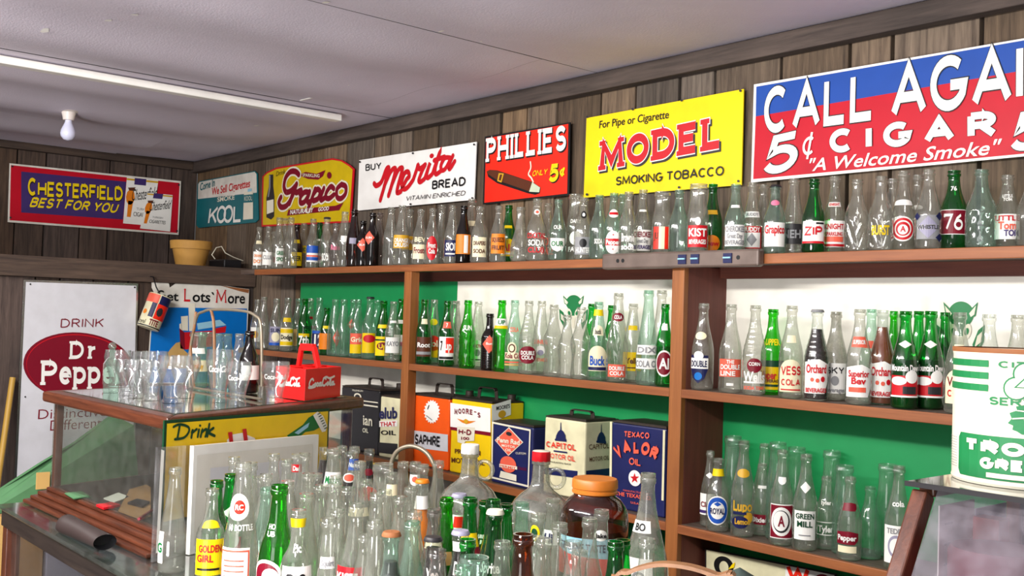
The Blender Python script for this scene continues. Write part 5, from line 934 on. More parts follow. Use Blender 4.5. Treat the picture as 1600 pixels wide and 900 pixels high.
MS = 'soda bottles on the left middle shelf'
rows = [
 (403, 468, 'std', 'g_clear', [Lb('rect', .12, .42, .8, W, Ov('gold', .2, .5, .5, .25), turn=-.3)], 'leftmost clear bottle of middle shelf, white and yellow label', dict(back=1)),
 (413, 464, 'std', 'g_clear', [], 'plain clear bottle second from the left end of middle shelf'),
 (432.7, 466.7, 'std', 'g_clear', [Lb('rect', .1, .46, .95, 'lavender', T('SUN', 'navy', .8, .2), Ov(CR, 0, .45, .6, .25), Rc('blue', -1, 0, 1, .14))], 'clear bottle with a blue and white label at left middle shelf end'),
 (450, 465.5, 'std', 'g_clear', [Lb('rect', .1, .44, 1.0, CR, Rc('mustard', -1, .72, 1, .94), Rc('mustard', -1, .05, 1, .25), T('Dodge', BK, .5, .24, 1.6)), Lb('rect', .55, .63, .7, 'mustard')], 'clear bottle with yellow stripes above and below black lettering'),
 (466.7, 466.7, 'std', 'g_aqua', [Lb('rect', .1, .42, .8, 'tan', turn=-.3)], 'clear bottle with a peach label left of green script bottle', dict(back=1)),
 (477, 466.7, 'slope', 'g_green', [Lb('rect', .14, .34, .9, None, T('7th', W, .5, .8)), Lb('rect', .3, .36, .8, 'mustard')], 'dark green bottle with white script behind the red carrier handle'),
 (486, 466.7, 'std', 'g_clear', [Lb('rect', .27, .5, 1.1, RD, T('SHO', W, .5, .5, 1.6, big=.2)), Lb('rect', .62, .67, .5, RD)], 'clear bottle with white letters on a high red band'),
 (500, 465.5, 'std', 'g_aqua', [Lb('rect', .1, .42, .95, 'navy', T('12', W, .5, .6, 1.2), Rc('blue', -1, .85, 1, 1))], 'pale bottle with a blue and white label right of red band'),
 (511, 481, 'std', 'g_green', [Lb('rect', .12, .46, 1.0, 'orange', turn=-.3), Lb('rect', .56, .62, .6, YL)], 'small green bottle with an orange yellow label, middle shelf'),
 (524.5, 467.8, 'cone', 'g_aqua', [Lb('dia', .16, .48, .55, 'coral', T('ICE', W, .5, .14, 1.2), turn=.35)], 'pale green bottle with a low red diamond label'),
 (538, 467.8, 'cone', 'g_aqua', [], 'plain pale green bottle between the two red diamond bottles'),
 (553, 468, 'std', 'g_aqua', [Lb('dia', .46, .66, .6, 'coral', T('ICE', W, .5, .14, 1.2), turn=-.3)], 'pale green bottle with a red diamond on its shoulder', dict(back=1)),
 (560, 468, 'std', 'g_aqua', [Lb('rect', .08, .42, 1.0, 'coral', Rc('mustard', -1, 0, 1, .45), T('Grid', CR, .7, .24))], 'pale bottle with a red over yellow label, left of capped one'),
 (579, 464.5, 'slope', 'g_aqua', [Lb('rect', .1, .42, 1.0, 'mustard', Ov(RD, 0, .72, .8, .2))], 'bottle with dark cap and a yellow and red label', dict(cap='charcoal')),
 (590, 469, 'std', 'g_aqua', [Lb('rect', .14, .38, .8, None, T('Spree', W, .5, .6))], 'pale bottle with faint white script behind yellow labels', dict(back=1)),
 (600, 470, 'std', 'g_green', [Lb('rect', .08, .4, 1.05, YL, Ov('maroon', 0, .5, .7, .2), T('Up', YL, .5, .22, .9), Rc('deepgreen', -1, .78, 1, .86)), Lb('rect', .54, .6, .8, YL)], 'green bottle with bright yellow label and red script'),
 (615.5, 471, 'std+rings', 'g_clear', [Lb('rect', .14, .4, .95, W, T('KAYO', 'grey', .6, .3)), Lb('rect', .64, .68, .6, W)], 'clear ringed bottle with a white label left of thin post'),
 (628, 467, 'slope', 'g_green', [Lb('rect', .1, .42, .95, W, T('Cherry', 'pink', .6, .3)), Lb('rect', .6, .66, .6, W)], 'green bottle with a white and pink label just left of thin post'),
 (650, 470, 'std', 'g_aqua', [Lb('rect', .14, .34, .8, None, T('XX', W, .5, .6))], 'pale bottle just right of the thin shelf post', dict(back=1)),
 (664.5, 468, 'slope', 'g_green', [Lb('rect', .12, .42, .95, 'brown', Rc('grey', -1, .1, 1, .25), T('Root', W, .6, .24)), Lb('rect', .62, .7, .5, CR)], 'green bottle with a brown and grey label right of thin post'),
 (679, 468, 'cone', 'g_clear', [Lb('rect', .1, .28, 1.0, 'mustard'), Lb('oval', .2, .44, .95, 'scarlet', T('Jol', CR, .5, .4, 1.1)), Lb('oval', .6, .7, .7, YL)], 'clear bottle with a red oval over a yellow band'),
 (700, 470, 'slope', 'g_green', [Lb('rect', .1, .45, .95, W, Rc('scarlet', -.1, .3, .95, .96), T('7up', W, .62, .36, 1.2), T('7', BK, .62, .4, .3, -.6), Rc(BK, -.9, .03, .9, .14)), Lb('rect', .58, .68, .6, 'coral', T('7', W, .5, .6, .5))], 'green bottle with red, white and black square label'),
 (713, 470, 'cone', 'g_frost', [], 'plain frosted clear bottle in front of the green and white panel joint'),
 (732, 469, 'slope+dmd', 'g_lime', [Lb('rect', .55, .64, .8, None, T('SUN', W, .5, .8, 1.4))], 'bright green diamond textured bottle with white neck lettering'),
 (748, 471.5, 'cone+rib', 'g_clear', [Lb('arch', .1, .42, .85, W, T('ARCTIC', RD, .72, .14, 1.3), Ov('grey', 0, .4, .4, .16), Rc(BK, -.8, .05, .8, .1))], 'ribbed clear bottle with a white arched label'),
 (766, 490, 'stub+rings', 'g_dark', [Lb('dia', .3, .62, .85, 'coral', T('Sun', W, .54, .12, .9))], 'short dark brown bottle with a coral diamond, middle shelf'),
 (785, 469, 'slope', 'g_lime', [Lb('rect', .6, .74, 1.2, W, Rc('mustard', -1, 0, 1, .3), T('UP', 'green', .65, .4, 1.0))], 'green bottle with a white and yellow shoulder band'),
 (805, 469, 'std', 'g_aqua', [Lb('rect', .08, .42, 1.0, None, Ov(CR, -.2, .75, .5, .25), Ov('brown', -.2, .75, .36, .18), Ov(CR, -.2, .75, .24, .12), Rc(CR, -1, .3, 1, .58), T('Kola Cola', 'maroon', .45, .2, 1.8), Rc('tan', -1, .05, 1, .12), Rc('coral', -1, .16, 1, .22)), Lb('rect', .56, .63, .7, None, T('COLA', 'coral', .5, .9))], 'pale aqua bottle with brown script on a cream label'),
 (827, 470, 'std+rib', 'g_clear', [Lb('oval', .14, .38, 1.05, 'maroon', T('DOUBLE', W, .62, .22, 1.4), T('COLA', W, .36, .22, 1.2))], 'clear ribbed bottle with a maroon oval label'),
 (847, 470, 'cone', 'g_clear', [Lb('arch', .16, .48, .9, None, T('SUNRISE', 'coral', .86, .18, 1.7), ('o', W, 0, .5, .55, .2), Ov('lavender', 0, .4, .35, .12), T('BEVERAGES', 'coral', .1, .14, 1.6))], 'clear bottle with coral lettering over a white sunrise'),
 (866, 476, 'bulge', 'g_clear', [], 'plain waisted clear bottle left of the green emblem'),
 (887, 491.7, 'hobble', 'g_clear', [], 'short plain clear bottle in front of the green emblem'),
 (909, 480, 'bulge', 'g_clear', [], 'plain waisted clear bottle right of the green emblem', dict(R=.032)),
 (926, 474.6, 'slope', 'g_green', [], 'green bottle hidden behind the cream-labelled bottle', dict(back=1)),
 (936, 471.5, 'cone', 'g_aqua', [Lb('arch', .12, .44, 1.0, CR, T('Buck', 'blue', .42, .36, 1.5), Rc('navy', -.95, .03, .95, .16)), Lb('arch', .57, .7, .7, CR, T('buck', 'charcoal', .4, .5, 1.1)), Lb('rect', .82, .9, 1.2, YL)], 'pale bottle with blue letters on a cream arched label, yellow neck band'),
 (957, 477, 'slope', 'g_green', [], 'green bottle neck behind the tall swirled bottle', dict(back=1)),
 (967, 458, 'cone+swirl', 'g_clear', [Lb('oval', .68, .78, .95, 'maroon', T('COLA', W, .5, .4, 1.2)), Lb('rect', .06, .2, .9, 'coral', T('DOUBLE', W, .7, .3, 1.6), T('COLA', W, .3, .3, 1.4))], 'tall swirled clear bottle with a red neck oval and low red label', dict(R=.032)),
 (990, 474.6, 'cone', 'g_clear', [Lb('rect', .14, .38, 1.05, 'mustard', T('Yells', 'brown', .55, .3, 1.2), Rc('brown', -.6, .14, .6, .2)), Lb('rect', .66, .72, .7, YL)], 'clear bottle with a mustard yellow label before tall banded pair'),
 (1014, 453.6, 'slim', 'g_aqua', [Lb('rect', .32, .42, 1.15, W, T('DIXI', 'grey', .5, .6, 1.7)), Lb('rect', .17, .28, 1.15, W, T('COLA CO', 'grey', .5, .6, 1.9))], 'left of two tall bottles with white double bands', dict(R=.033)),
 (1034.5, 453.6, 'slim', 'g_clear', [Lb('rect', .32, .42, 1.15, W, T('DIXI', 'grey', .5, .6, 1.7)), Lb('rect', .17, .28, 1.15, W, T('COLA CO', 'grey', .5, .6, 1.9))], 'right of two tall bottles with white double bands', dict(R=.033, back=1)),
 (1040, 475, 'slope', 'g_green', [Lb('oval', .12, .44, .95, W, Ov('maroon', 0, .5, .88, .43), T('Al', W, .5, .4, 1.1)), Lb('rect', .68, .76, .5, W)], 'green bottle with a maroon oval label against the side board', dict(R=.026)),
]
shelf_row('midl', ZM, rows, MS, YF+.04, 0, '', 2.405)

MR = 'soda bottles on the right middle shelf'
dew = [Lb('rect', .38, .46, 1.05, None, T('Mountain Dew', W, .5, .8, 1.9)), Lb('rect', .12, .34, 1.05, RD, Ov(W, .5, .95, .45, .3), Ov(W, -.4, .75, .55, .2), Rc('charcoal', -.1, .15, .8, .5), Rc(W, -1, 0, 1, .08)), Lb('dia', .62, .7, .7, W)]
orch = [Lb('flag', .08, .46, 1.0, W, T('Orchard', RD, .72, .24, 1.6), Ov('coral', -.3, .4, .14, .06), Ov('coral', .1, .38, .14, .06), Ov(RD, .5, .42, .16, .08), T('BEVERAGES', RD, .1, .12, 1.6))]
rows = [
 (1100, 474, 'std', 'g_clear', [Lb('shield', .08, .4, .85, 'navy', Rc(W, -1, .52, 1, .9), T('DOUBLE', 'navy', .7, .22, 1.7), Ov('sky', 0, .25, .4, .14), Ov(W, 0, .99, .5, .16), turn=-.35), Lb('oval', .58, .67, .7, CR, turn=-.3)], 'clear bottle with a blue and white shield against the side board'),
 (1143.5, 475.5, 'std', 'g_clear', [Lb('rect', .18, .38, 1.05, 'coral', T('THE', W, .85, .2, .6), T('DOUBLE', W, .56, .26, 1.6), T('LINE', W, .2, .26, 1.2, -.2)), Lb('rect', .08, .11, .3, W)], 'clear bottle with three lines of white letters on a coral red label'),
 (1181, 477, 'std+rib', 'g_clear', [Lb('rect', .05, .42, 1.0, None, Ov('maroon', .0, .75, .62, .22), T('CORN', W, .8, .1, .9), T('Wells', W, .42, .3, 1.8), Rc(W, -.9, .22, .9, .27), T('SODA TIME', 'coral', .08, .1, 1.7))], 'clear bottle with a maroon half circle and white script'),
 (1208.6, 483, 'slope', 'g_lime', [Lb('rect', .06, .4, 1.15, 'mustard', Rc('deepgreen', -1, .78, 1, 1), Rc('deepgreen', -1, .1, 1, .18), T('Upper 10', RD, .5, .26, 1.7), T('BEVERAGE', 'brown', .3, .1, 1.2)), Lb('rect', .57, .66, .9, None, T('UPPER', YL, .5, .8))], 'bright green bottle with a yellow label and red script'),
 (1238, 478, 'std', 'g_clear', [Lb('arch', .07, .42, 1.0, CR, T('VESS', RD, .66, .28, 1.6, big=.2), T('COLA', RD, .3, .2, 1.5, big=.2), Rc(RD, -.8, .05, .8, .09)), Lb('rect', .6, .68, .5, CR)], 'clear bottle with big red capitals on a cream arched label, fully visible'),
 (1277.6, 484.5, 'std+rib', 'g_clear', [orch[0]], 'capped bottle of black cola with a white fruit label', dict(fill=(.79, 'cola'), cap='grey')),
 (1307, 487, 'std', 'g_frost', [Lb('rect', .08, .42, 1.0, W, T('SKY', 'charcoal', .76, .24, 1.4, big=.2), Ov('grey', 0, .42, .3, .16), T('Beverages', 'grey', .12, .14, 1.5))], 'frosted clear bottle with dark grey capitals on a white label'),
 (1344, 483, 'std', 'g_clear', [Lb('flag', .08, .42, 1.05, W, T('Superior', RD, .72, .2, 1.5), T('Bev', RD, .5, .2, 1.0), ('r', 'coral', -.7, .15, .5, .3)), Lb('rect', .6, .71, .8, 'coral', T('SUPERIOR', W, .5, .4))], 'clear bottle with red script on a white pennant label, red neck label'),
 (1362, 483, 'std', 'g_aqua', [Lb('rect', .58, .66, .8, 'coral')], 'pale bottle behind the red-script pennant bottle, right middle shelf', dict(back=1, R=.028)),
 (1379.7, 484.5, 'std', 'g_clear', [orch[0]], 'uncapped bottle of brown cola with a white fruit label', dict(fill=(.82, 'amber_soda'))),
 (1397, 486, 'slope', 'g_lime', [], 'leftmost bare green bottle behind the two red-labelled green ones', dict(back=1, R=.0265)),
 (1415.5, 486, 'std', 'g_green', dew, 'left of two dark green bottles with red and white labels', dict(fill=(.5, 'deepgreen'))),
 (1436, 486, 'slope', 'g_green', [], 'bare green bottle behind and between the two red-labelled green ones', dict(back=1, R=.0265)),
 (1455, 486, 'std', 'g_green', dew, 'right of two dark green bottles with red and white labels', dict(fill=(.5, 'deepgreen'))),
 (1477, 488, 'slope', 'g_green', [], 'rightmost bare green bottle behind the two red-labelled green ones', dict(back=1, R=.0265)),
 (1500, 488, 'std', 'g_clear', [Lb('arch', .1, .44, 1.0, CR, T('VESS', 'maroon', .66, .28, 1.6, big=.2), T('COLA', RD, .3, .2, 1.5, big=.2)), Lb('rect', .6, .68, .5, CR)], 'clear bottle with a cream label partly hidden by the big white tin'),
 (1546, 491, 'std', 'g_clear', [], 'clear bottle with orange drink behind the white and green tin', dict(fill=(.66, 'tan'))),
 (1590.5, 492, 'std', 'g_clear', [], 'plain bottle behind the big tin at the right picture edge'),
]
shelf_row('midr', ZM, rows, MR, YF+.045, 0, '', 2.405)

BR = 'bottles on the right lower shelf'
rows = [
 (1123, 716, 'slope', 'g_clear', [Lb('oval', .1, .5, 1.0, W, Ov('blue', 0, .5, .9, .45), Ov(W, 0, .5, .62, .3), T('ROYAL', 'navy', .48, .2, 1.2), Dm('blue', 0, .72, .3, .08)), Lb('rect', .76, .86, 1.3, YL)], 'clear bottle with a round blue label and yellow neck band', dict(R=.031)),
 (1110, 704, 'std', 'g_clear', [Lb('rect', .16, .44, 1.0, W, T('Club', 'maroon', .5, .24, 1.4), Rc('purple', -.9, .08, .9, .22), turn=-.3), Lb('dia', .64, .72, .7, W)], 'clear bottle with a white label and white neck flower, leftmost on lower shelf', dict(R=.024)),
 (1146, 681, 'milk', 'g_aqua', [], 'wide-mouthed pale green bottle in the back left corner of lower shelf', dict(back=1, R=.030)),
 (1163, 688, 'std', 'g_clear', [Lb('rect', .08, .4, 1.0, None, T('Lupo', 'gold', .78, .32, 1.6), Ov('gold', .5, .4, .4, .18), Ov('navy', -.2, .25, .7, .2), T('Lemon', 'gold', .28, .18, 1.2), Rc('navy', -.8, .5, .3, .58)), Lb('oval', .62, .71, .8, 'gold')], 'clear bottle with yellow and navy lettering on lower shelf'),
 (1152, 687, 'milk', 'g_clear', [], 'wide-mouthed clear bottle behind the yellow and navy lettered one', dict(back=1, R=.030)),
 (1192, 724, 'std', 'g_clear', [Lb('rect', .16, .3, .8, 'maroon', T('Dixie', W, .5, .5, 1.4), turn=-.3), Lb('rect', .66, .7, .6, W)], 'clear bottle with a small dark red label'),
 (1195, 693, 'tall', 'g_clear', [], 'plain tall clear bottle behind the small red-labelled bottle', dict(back=1)),
 (1216, 691, 'milk', 'g_aqua', [], 'wide-mouthed bottle behind the red square label bottle', dict(back=1, R=.030)),
 (1223.5, 702.7, 'std', 'g_clear', [Lb('rect', .08, .44, 1.0, W, Rc('maroon', -.94, .03, .94, .97), Ov(W, 0, .5, .85, .42), Ov('charcoal', 0, .5, .66, .33), Ov(W, -.05, .52, .58, .29), T('A', 'maroon', .52, .3, .5)), Lb('shield', .64, .72, .5, W)], 'clear bottle with a square red label and black-ringed A'),
 (1245, 698.7, 'milk', 'g_aqua', [], 'wide-mouthed bottle behind the green-lettered white label', dict(back=1, R=.030)),
 (1260, 709, 'std', 'g_clear', [Lb('rect', .12, .42, .9, W, T('GREEN', 'deepgreen', .82, .18, 1.6), T('MILL', 'deepgreen', .55, .2, 1.3), Rc('grey', -.5, .14, .5, .18)), Lb('dia', .6, .72, .6, W)], 'clear bottle with green lettering on a white label, lower shelf'),
 (1292, 744, 'bulge', 'g_clear', [Lb('rect', .16, .42, 1.0, None, T('Tyler', W, .5, .34, 1.5), Rc(W, -.9, .82, .9, .87), Rc(W, -.9, .16, .9, .2), Rc(W, -.95, .2, -.9, .85), Rc(W, .9, .2, .95, .85)), Lb('rect', .62, .68, .7, None, T('tyler', W, .5, .9))], 'short clear bottle with a white script frame'),
 (1300, 704, 'milk', 'g_aqua', [], 'tall wide-mouthed bottle behind the white script frame bottle', dict(back=1, R=.030)),
 (1320, 727, 'milk', 'g_aqua', [], 'short wide-mouthed jar bottle behind the red slanted label', dict(back=1, R=.030)),
 (1329, 745, 'std', 'g_clear', [Lb('flag', .2, .36, .95, 'maroon', T('Pepper', W, .5, .4, 1.6), turn=-.2), Lb('rect', .1, .18, .8, CR, turn=-.2), Lb('flag', .6, .7, .8, 'maroon')], 'clear bottle with slanted dark red labels, lower shelf'),
 (1360, 760, 'slope', 'g_aqua', [], 'plain pale green bottle near the right case post, lower shelf'),
 (1387, 725, 'milk', 'g_aqua', [], 'wide-mouthed bottle behind the right case post', dict(back=1, R=.030)),
 (1405, 728, 'std', 'g_clear', [Lb('rect', .08, .44, 1.0, W, T('TEDDY', 'grey', .86, .14, 1.4), Ov('lavender', 0, .45, .6, .3), Ov(W, 0, .45, .45, .22), turn=-.1), Lb('rect', .62, .68, .7, None, T('cola', W, .5, .9))], 'clear bottle with a white and grey oval label beside the slanted post'),
]
shelf_row('low', ZL, rows, BR, YF+.035, 0, '', 2.4)
# ------------------------------------------------------------------ glasses, bottles and carriers on the display case
ZD = ZR+.0006
def onz(px, py, z): return at(px, py, 'z', z)
GT = 'clear soda glasses on the display case'
def tumbler(px, base, top, label, R=None, script=False):
    p = onz(px, base, ZD); dep = (p-CAM).dot(_f); H = (base-top)*dep/F; R = R or H*.36
    pr = [(0, .62), (.02, .64), (.06, .60), (.14, .55), (.28, .60), (.45, .72), (.6, .86), (.72, .97), (.8, 1.0), (.88, .97), (.94, .93), (1, .93), (1, .89), (.9, .91), (.8, .94), (.7, .88), (.5, .70), (.3, .54), (.15, .48), (.1, .42), (.09, .001)]
    m = MB(); m.lathe([(z*H, r*R) for z, r in pr], 'g_tumbler', (p.x, p.y, ZD), 32, mod=lambda a, z, j: 1+(.012*math.sin(a*10) if 1 < j < 6 else 0)); o = m.build('soda_glass', loc=(p.x, p.y, ZD), smooth=60); tag(o, label, 'glass', GT)
    if script:
        wr = Wrap((p.x, p.y, ZD), radfn([(z*H, r*R) for z, r in pr[:12]]), facing(p.x, p.y)); wr.text('Coca-Cola', -.9, .9, .58*H, .7*H, 'white', .02, 2, None, 6); wr.mb.build('printed_script', o)
    PLACED.setdefault('case', []).append((p.x, p.y, R)); return o
for px, base, top, lab in ((182.5, 604, 547, 'bell-shaped glass behind the small square bottle, back row left'), (222.5, 602, 549, 'bell-shaped glass second from left in the back row'), (240, 607, 549, 'bell-shaped glass third from left in the back row'),
                           (199, 617, 562, 'bell-shaped glass beside the small square bottle, front row'), (214, 621, 562, 'bell-shaped glass second from the square bottle, front row'), (236, 625, 564, 'bell-shaped glass third from the square bottle, front row'),
                           (270, 629, 556, 'bell-shaped glass nearest the case corner, front row'), (288, 621, 556, 'bell-shaped glass behind the one nearest the case corner')):
    tumbler(px, base, top, lab)
tumbler(341, 628, 546, 'taller left one of two big printed glasses near the case corner', R=.038, script=True); tumbler(371, 633, 565, 'shorter right one of two big printed glasses near the case corner', R=.036, script=True)
tumbler(429, 628, 565, 'printed soda glass standing left of the red carrier', script=True)
p = onz(172.5, 613, ZD); t = tag(newobj('cologne_bottle', None, None, (p.x, p.y, ZD)), 'small square glass bottle with stopper, leftmost on the display case', 'bottle')
m = MB(); m.lathe([(0, .030), (.006, .032), (.085, .032), (.1, .02), (.106, .011), (.12, .011), (.121, .014), (.128, .014)], 'g_aqua', (p.x, p.y, ZD), 4, cap1=True); m.build('bottle_glass', t, bevel=.004)
m = MB(); m.ball((p.x, p.y, ZD+.139), .012, 'g_aqua', 12); m.build('stopper', t, smooth=True); t.rotation_euler.z = .5; PLACED['case'].append((p.x, p.y, .034))
CB = 'bottles in the carrier on the display case'
for px, base, top, kind, col, labs, lab, R in ((307, 606, 519, 'milk', 'g_aqua', [Lb('rect', .3, .5, 1.1, CR, T('Bireley', 'gold', .5, .5, 1.0)), Lb('rect', .62, .72, .8, W)], 'left wide bottle with a cream band behind the soda glasses', .034), (319, 606, 519, 'milk', 'g_aqua', [Lb('rect', .3, .5, 1.1, CR)], 'second wide bottle with a cream band behind the soda glasses', .034),
                                               (340, 607, 521, 'slope', 'g_aqua', [], 'plain pale bottle left of two behind the tallest printed glass', .03), (353, 606, 521, 'slope', 'g_aqua', [], 'plain pale bottle right of two behind the tallest printed glass', .03), (371, 611, 521, 'slope', 'g_clear', [], 'plain clear bottle left of the dark brown bottle on the case', .03),
                                               (387, 614, 517, 'slope', 'g_dark', [Lb('rect', .22, .45, 1.0, W, turn=.3)], 'dark brown bottle with a white label on the display case', .032)):
    p = onz(px, base, ZD)
    for k in range(60):
        if free('case', p.x, p.y, R): break
        base -= .7; p = onz(px, base, ZD)
    else: print('NOPLACE case', px)
    dep = (p-CAM).dot(_f); hz = CAM.z+(-(top-450)/F+.0)*dep; q = at(px, top, 'y', p.y); H = q.z-ZD-.001
    PLACED['case'].append((p.x, p.y, R)); bottle((p.x, p.y, ZD), H, kind, col, labs, lab, CB, R=R)
# bail handles of the bottle carrier
yb = 1.42; hw = lambda x, y, yy=yb: tuple(at(x, y, 'y', yy))
t = thing('bottle_carrier', hw(350, 600), 'wire bottle carrier with a tall arched bail handle on the display case', 'carrier')
m = MB(); m.tube(catmull([hw(297, 606), hw(296, 560), hw(301, 525), hw(308, 494), hw(318, 487), hw(329, 484), hw(358, 484), hw(386, 487), hw(400, 494), hw(407, 504), hw(409, 545), hw(409, 604)], 6), .0045, 'wire', 8); m.build('handle', t, smooth=60)
m = MB(); m.tube(catmull([hw(303, 606), hw(298, 545), hw(304, 510), hw(306, 487)], 6), .005, 'bent_wood', 6); m.build('strap', t, smooth=60); m = MB(); m.tube(catmull([hw(330, 485), hw(334, 505), hw(335, 545), hw(335, 606)], 6), .005, 'bent_wood', 6); m.build('strap', t, smooth=60)
a, b_ = hw(297, 606), hw(409, 604); m = MB(); m.tube([(a[0], yb-.0, ZD+.006), (b_[0], yb, ZD+.006)], .004, 'wire', 6); m.build('base_wire', t)

# red plastic six-pack carrier
E0 = onz(475, 627, ZD); E1 = onz(531, 620, ZD); E2 = onz(430, 620, ZD); va = E1-E0; vb = (E2-E0); va.z = vb.z = 0; vb = vb*1.0
zt = at(475, 577, 'y', E0.y).z; Hh = zt-ZD
t = thing('drink_carrier', E0+(va+vb)/2, 'bright red plastic bottle carrier with white script on the display case', 'carrier')
m = MB(); th = .003
def wall(a, b_): m.bar(a+Vector((0, 0, Hh/2+.001)), b_+Vector((0, 0, Hh/2+.001)), th, Hh, 'red_plastic')
P4 = [E0, E0+va, E0+va+vb, E0+vb]
for i in range(4): wall(P4[i], P4[(i+1) % 4])
m.add([p+Vector((0, 0, .004)) for p in P4], [(0, 1, 2, 3)], 'red_plastic'); m.build('tub', t, bevel=.001)
m = MB(); wall(E0+vb*.5, E0+va+vb*.5); wall(E0+va/3, E0+va/3+vb); wall(E0+va*2/3, E0+va*2/3+vb); m.build('divider', t)
yh = (E0+va*.5+vb*.5).y; hp = lambda x, y: at(x, y, 'y', yh)
m = MB(); Q = [hp(466, 590), hp(466.5, 574), hp(471.5, 542), hp(491, 543), hp(498, 576), hp(498, 592)]
for a, b_, w_ in ((0, 1, .012), (1, 2, .012), (2, 3, .022), (3, 4, .012), (4, 5, .012)): m.bar(Q[a], Q[b_], .016, w_, 'red_plastic')
m.build('handle', t, bevel=.002)
def coke(f, q, wd):
    for G in ([(2, 2.2), (1.6, 2.7), (.9, 2.3), (.4, 1.2), (.6, .5), (1.3, .4), (2, .9)], [(.6, .5), (.2, .1), (1.4, .05), (2.6, .3)], [(2.7, 1.3), (2.3, .9), (2.5, .45), (2.9, .8), (2.7, 1.3)], [(3.7, 1.2), (3.4, 1.35), (3.1, .9), (3.3, .45), (3.8, .6)], [(4.7, 1.2), (4.3, 1.3), (4, .8), (4.3, .45), (4.65, .9)], [(4.75, 1.35), (4.65, .6), (5, .5)],
              [(6.5, 2.3), (6.1, 2.75), (5.5, 2.2), (5.2, 1.1), (5.5, .45), (6.1, .5), (6.5, .9)], [(5.5, 2.5), (6.6, 2.95), (7.8, 2.5), (9.5, 2.95)], [(7.2, 1.3), (6.8, .9), (7, .45), (7.4, .8), (7.2, 1.3)], [(7.7, .7), (8.1, 2.3), (8.25, 2.1), (7.95, .6), (8.2, .45)], [(9.2, 1.2), (8.8, 1.3), (8.5, .8), (8.8, .45), (9.15, .9)], [(9.25, 1.35), (9.15, .6), (9.6, .55)]):
        f.line([q(*p) for p in G], wd, 'white', 2)
nv = va.normalized(); f = Face(E0+nv.cross(Vector((0, 0, 1)))*.0022, nv, UPV, t); coke(f, lambda x, y: (480.5+x*4.3, 606.5-y*5.2-x*.35), 1.7); f.done('script')
nb = (E0-(E0+vb)).normalized(); f = Face(E0+vb+nb.cross(Vector((0, 0, 1)))*.0022, nb, UPV, t); coke(f, lambda x, y: (437+x*3.4, 603-y*5.2+x*.3), 1.5); f.done('script')

# ------------------------------------------------------------------ jugs and jars on the counter
ZB = ZK+.0006
def jug(px, top, H, R, label, capm, hside=1):
    p = at(px, top, 'z', ZB+H); t = thing('glass_jug', (p.x, p.y, ZB), label, 'jug'); c = (p.x, p.y, ZB)
    pr = [(0, .9), (.015, .98), (.03, 1), (.42, 1), (.5, .98), (.58, .9), (.64, .76), (.68, .58), (.71, .42), (.74, .31), (.78, .27), (.9, .235), (.905, .28), (.935, .28), (.94, .235)]
    m = MB(); m.lathe([(z*H, r*R) for z, r in pr], 'g_frost', c, 40); m.build('jug_glass', t, smooth=60)
    m = MB(); m.lathe([(.925*H, R*.27), (.93*H, R*.285), (.995*H, R*.28), (H, R*.26)], capm, c, 40, mod=lambda a, z, j: 1+.02*math.sin(a*30), cap1=True); 
    if capm == 'red': m.lathe([(H*1.0005, R*.27), (H*1.004, R*.25)], 'ivory', c, 30, cap1=True)
    m.build('screw_cap', t, smooth=40)
    a = facing(p.x, p.y)+math.pi/2*.85; d = Vector((math.cos(a), math.sin(a), 0)); o = Vector(c)+d*(R*.25+.017)+Vector((0, 0, .805*H)); m = MB(); m.tube([o+d*.019*math.cos(k*math.pi/8)+Vector((0, 0, .021*math.sin(k*math.pi/8))) for k in range(16)], .005, 'g_clear', 8, True); m.build('ring_handle', t, smooth=60)
    PLACED.setdefault('crowd', []).append((p.x, p.y, R)); return t
jug(735, 694, .300, .0755, 'big clear glass jug with a white cap and ring handle', 'white')
jug(846, 705, .300, .0745, 'big clear glass jug with a red cap and ring handle', 'red')
H, R = .262, .0735; p = at(930, 747, 'z', ZB+H); c = (p.x, p.y, ZB); t = thing('glass_jar', c, 'large brown glass jar with an orange screw lid on the counter', 'jar'); PLACED['crowd'].append((p.x, p.y, R))
pr = [(0, .88), (.015, .97), (.03, 1), (.66, 1), (.74, .97), (.78, .90), (.83, .76), (.86, .61), (.93, .60)]
m = MB(); m.lathe([(z*H, r*R) for z, r in pr], 'g_amber', c, 40); m.build('jar_glass', t, smooth=60)
m = MB(); m.lathe([(.88*H, R*.64), (.885*H, R*.665), (.90*H, R*.665), (.905*H, R*.645), (.92*H, R*.645), (.925*H, R*.67), (.985*H, R*.665), (H, R*.63)], 'orange_lid', c, 40, cap1=True); m.build('screw_lid', t, smooth=40)
m = MB(); m.lathe([(.01, R-.006), (.6*H, R-.005)], 'brown', c, 32, cap1=True); m.build('contents', t, smooth=40)
wr = Wrap(c, lambda z: R, facing(p.x, p.y)-.25); wr.add([[(-1, .40*H), (.9, .40*H), (.9, .56*H), (-1, .56*H)]], 'lightblue'); wr.add([[(-1, .26*H), (.9, .26*H), (.9, .4*H), (-.6, .43*H), (-1, .46*H)]], 'scarlet', 2); wr.text('GENUINE TASTE', -.85, .6, .46*H, .52*H, 'navy', .02, 3); wr.mb.build('label', t)

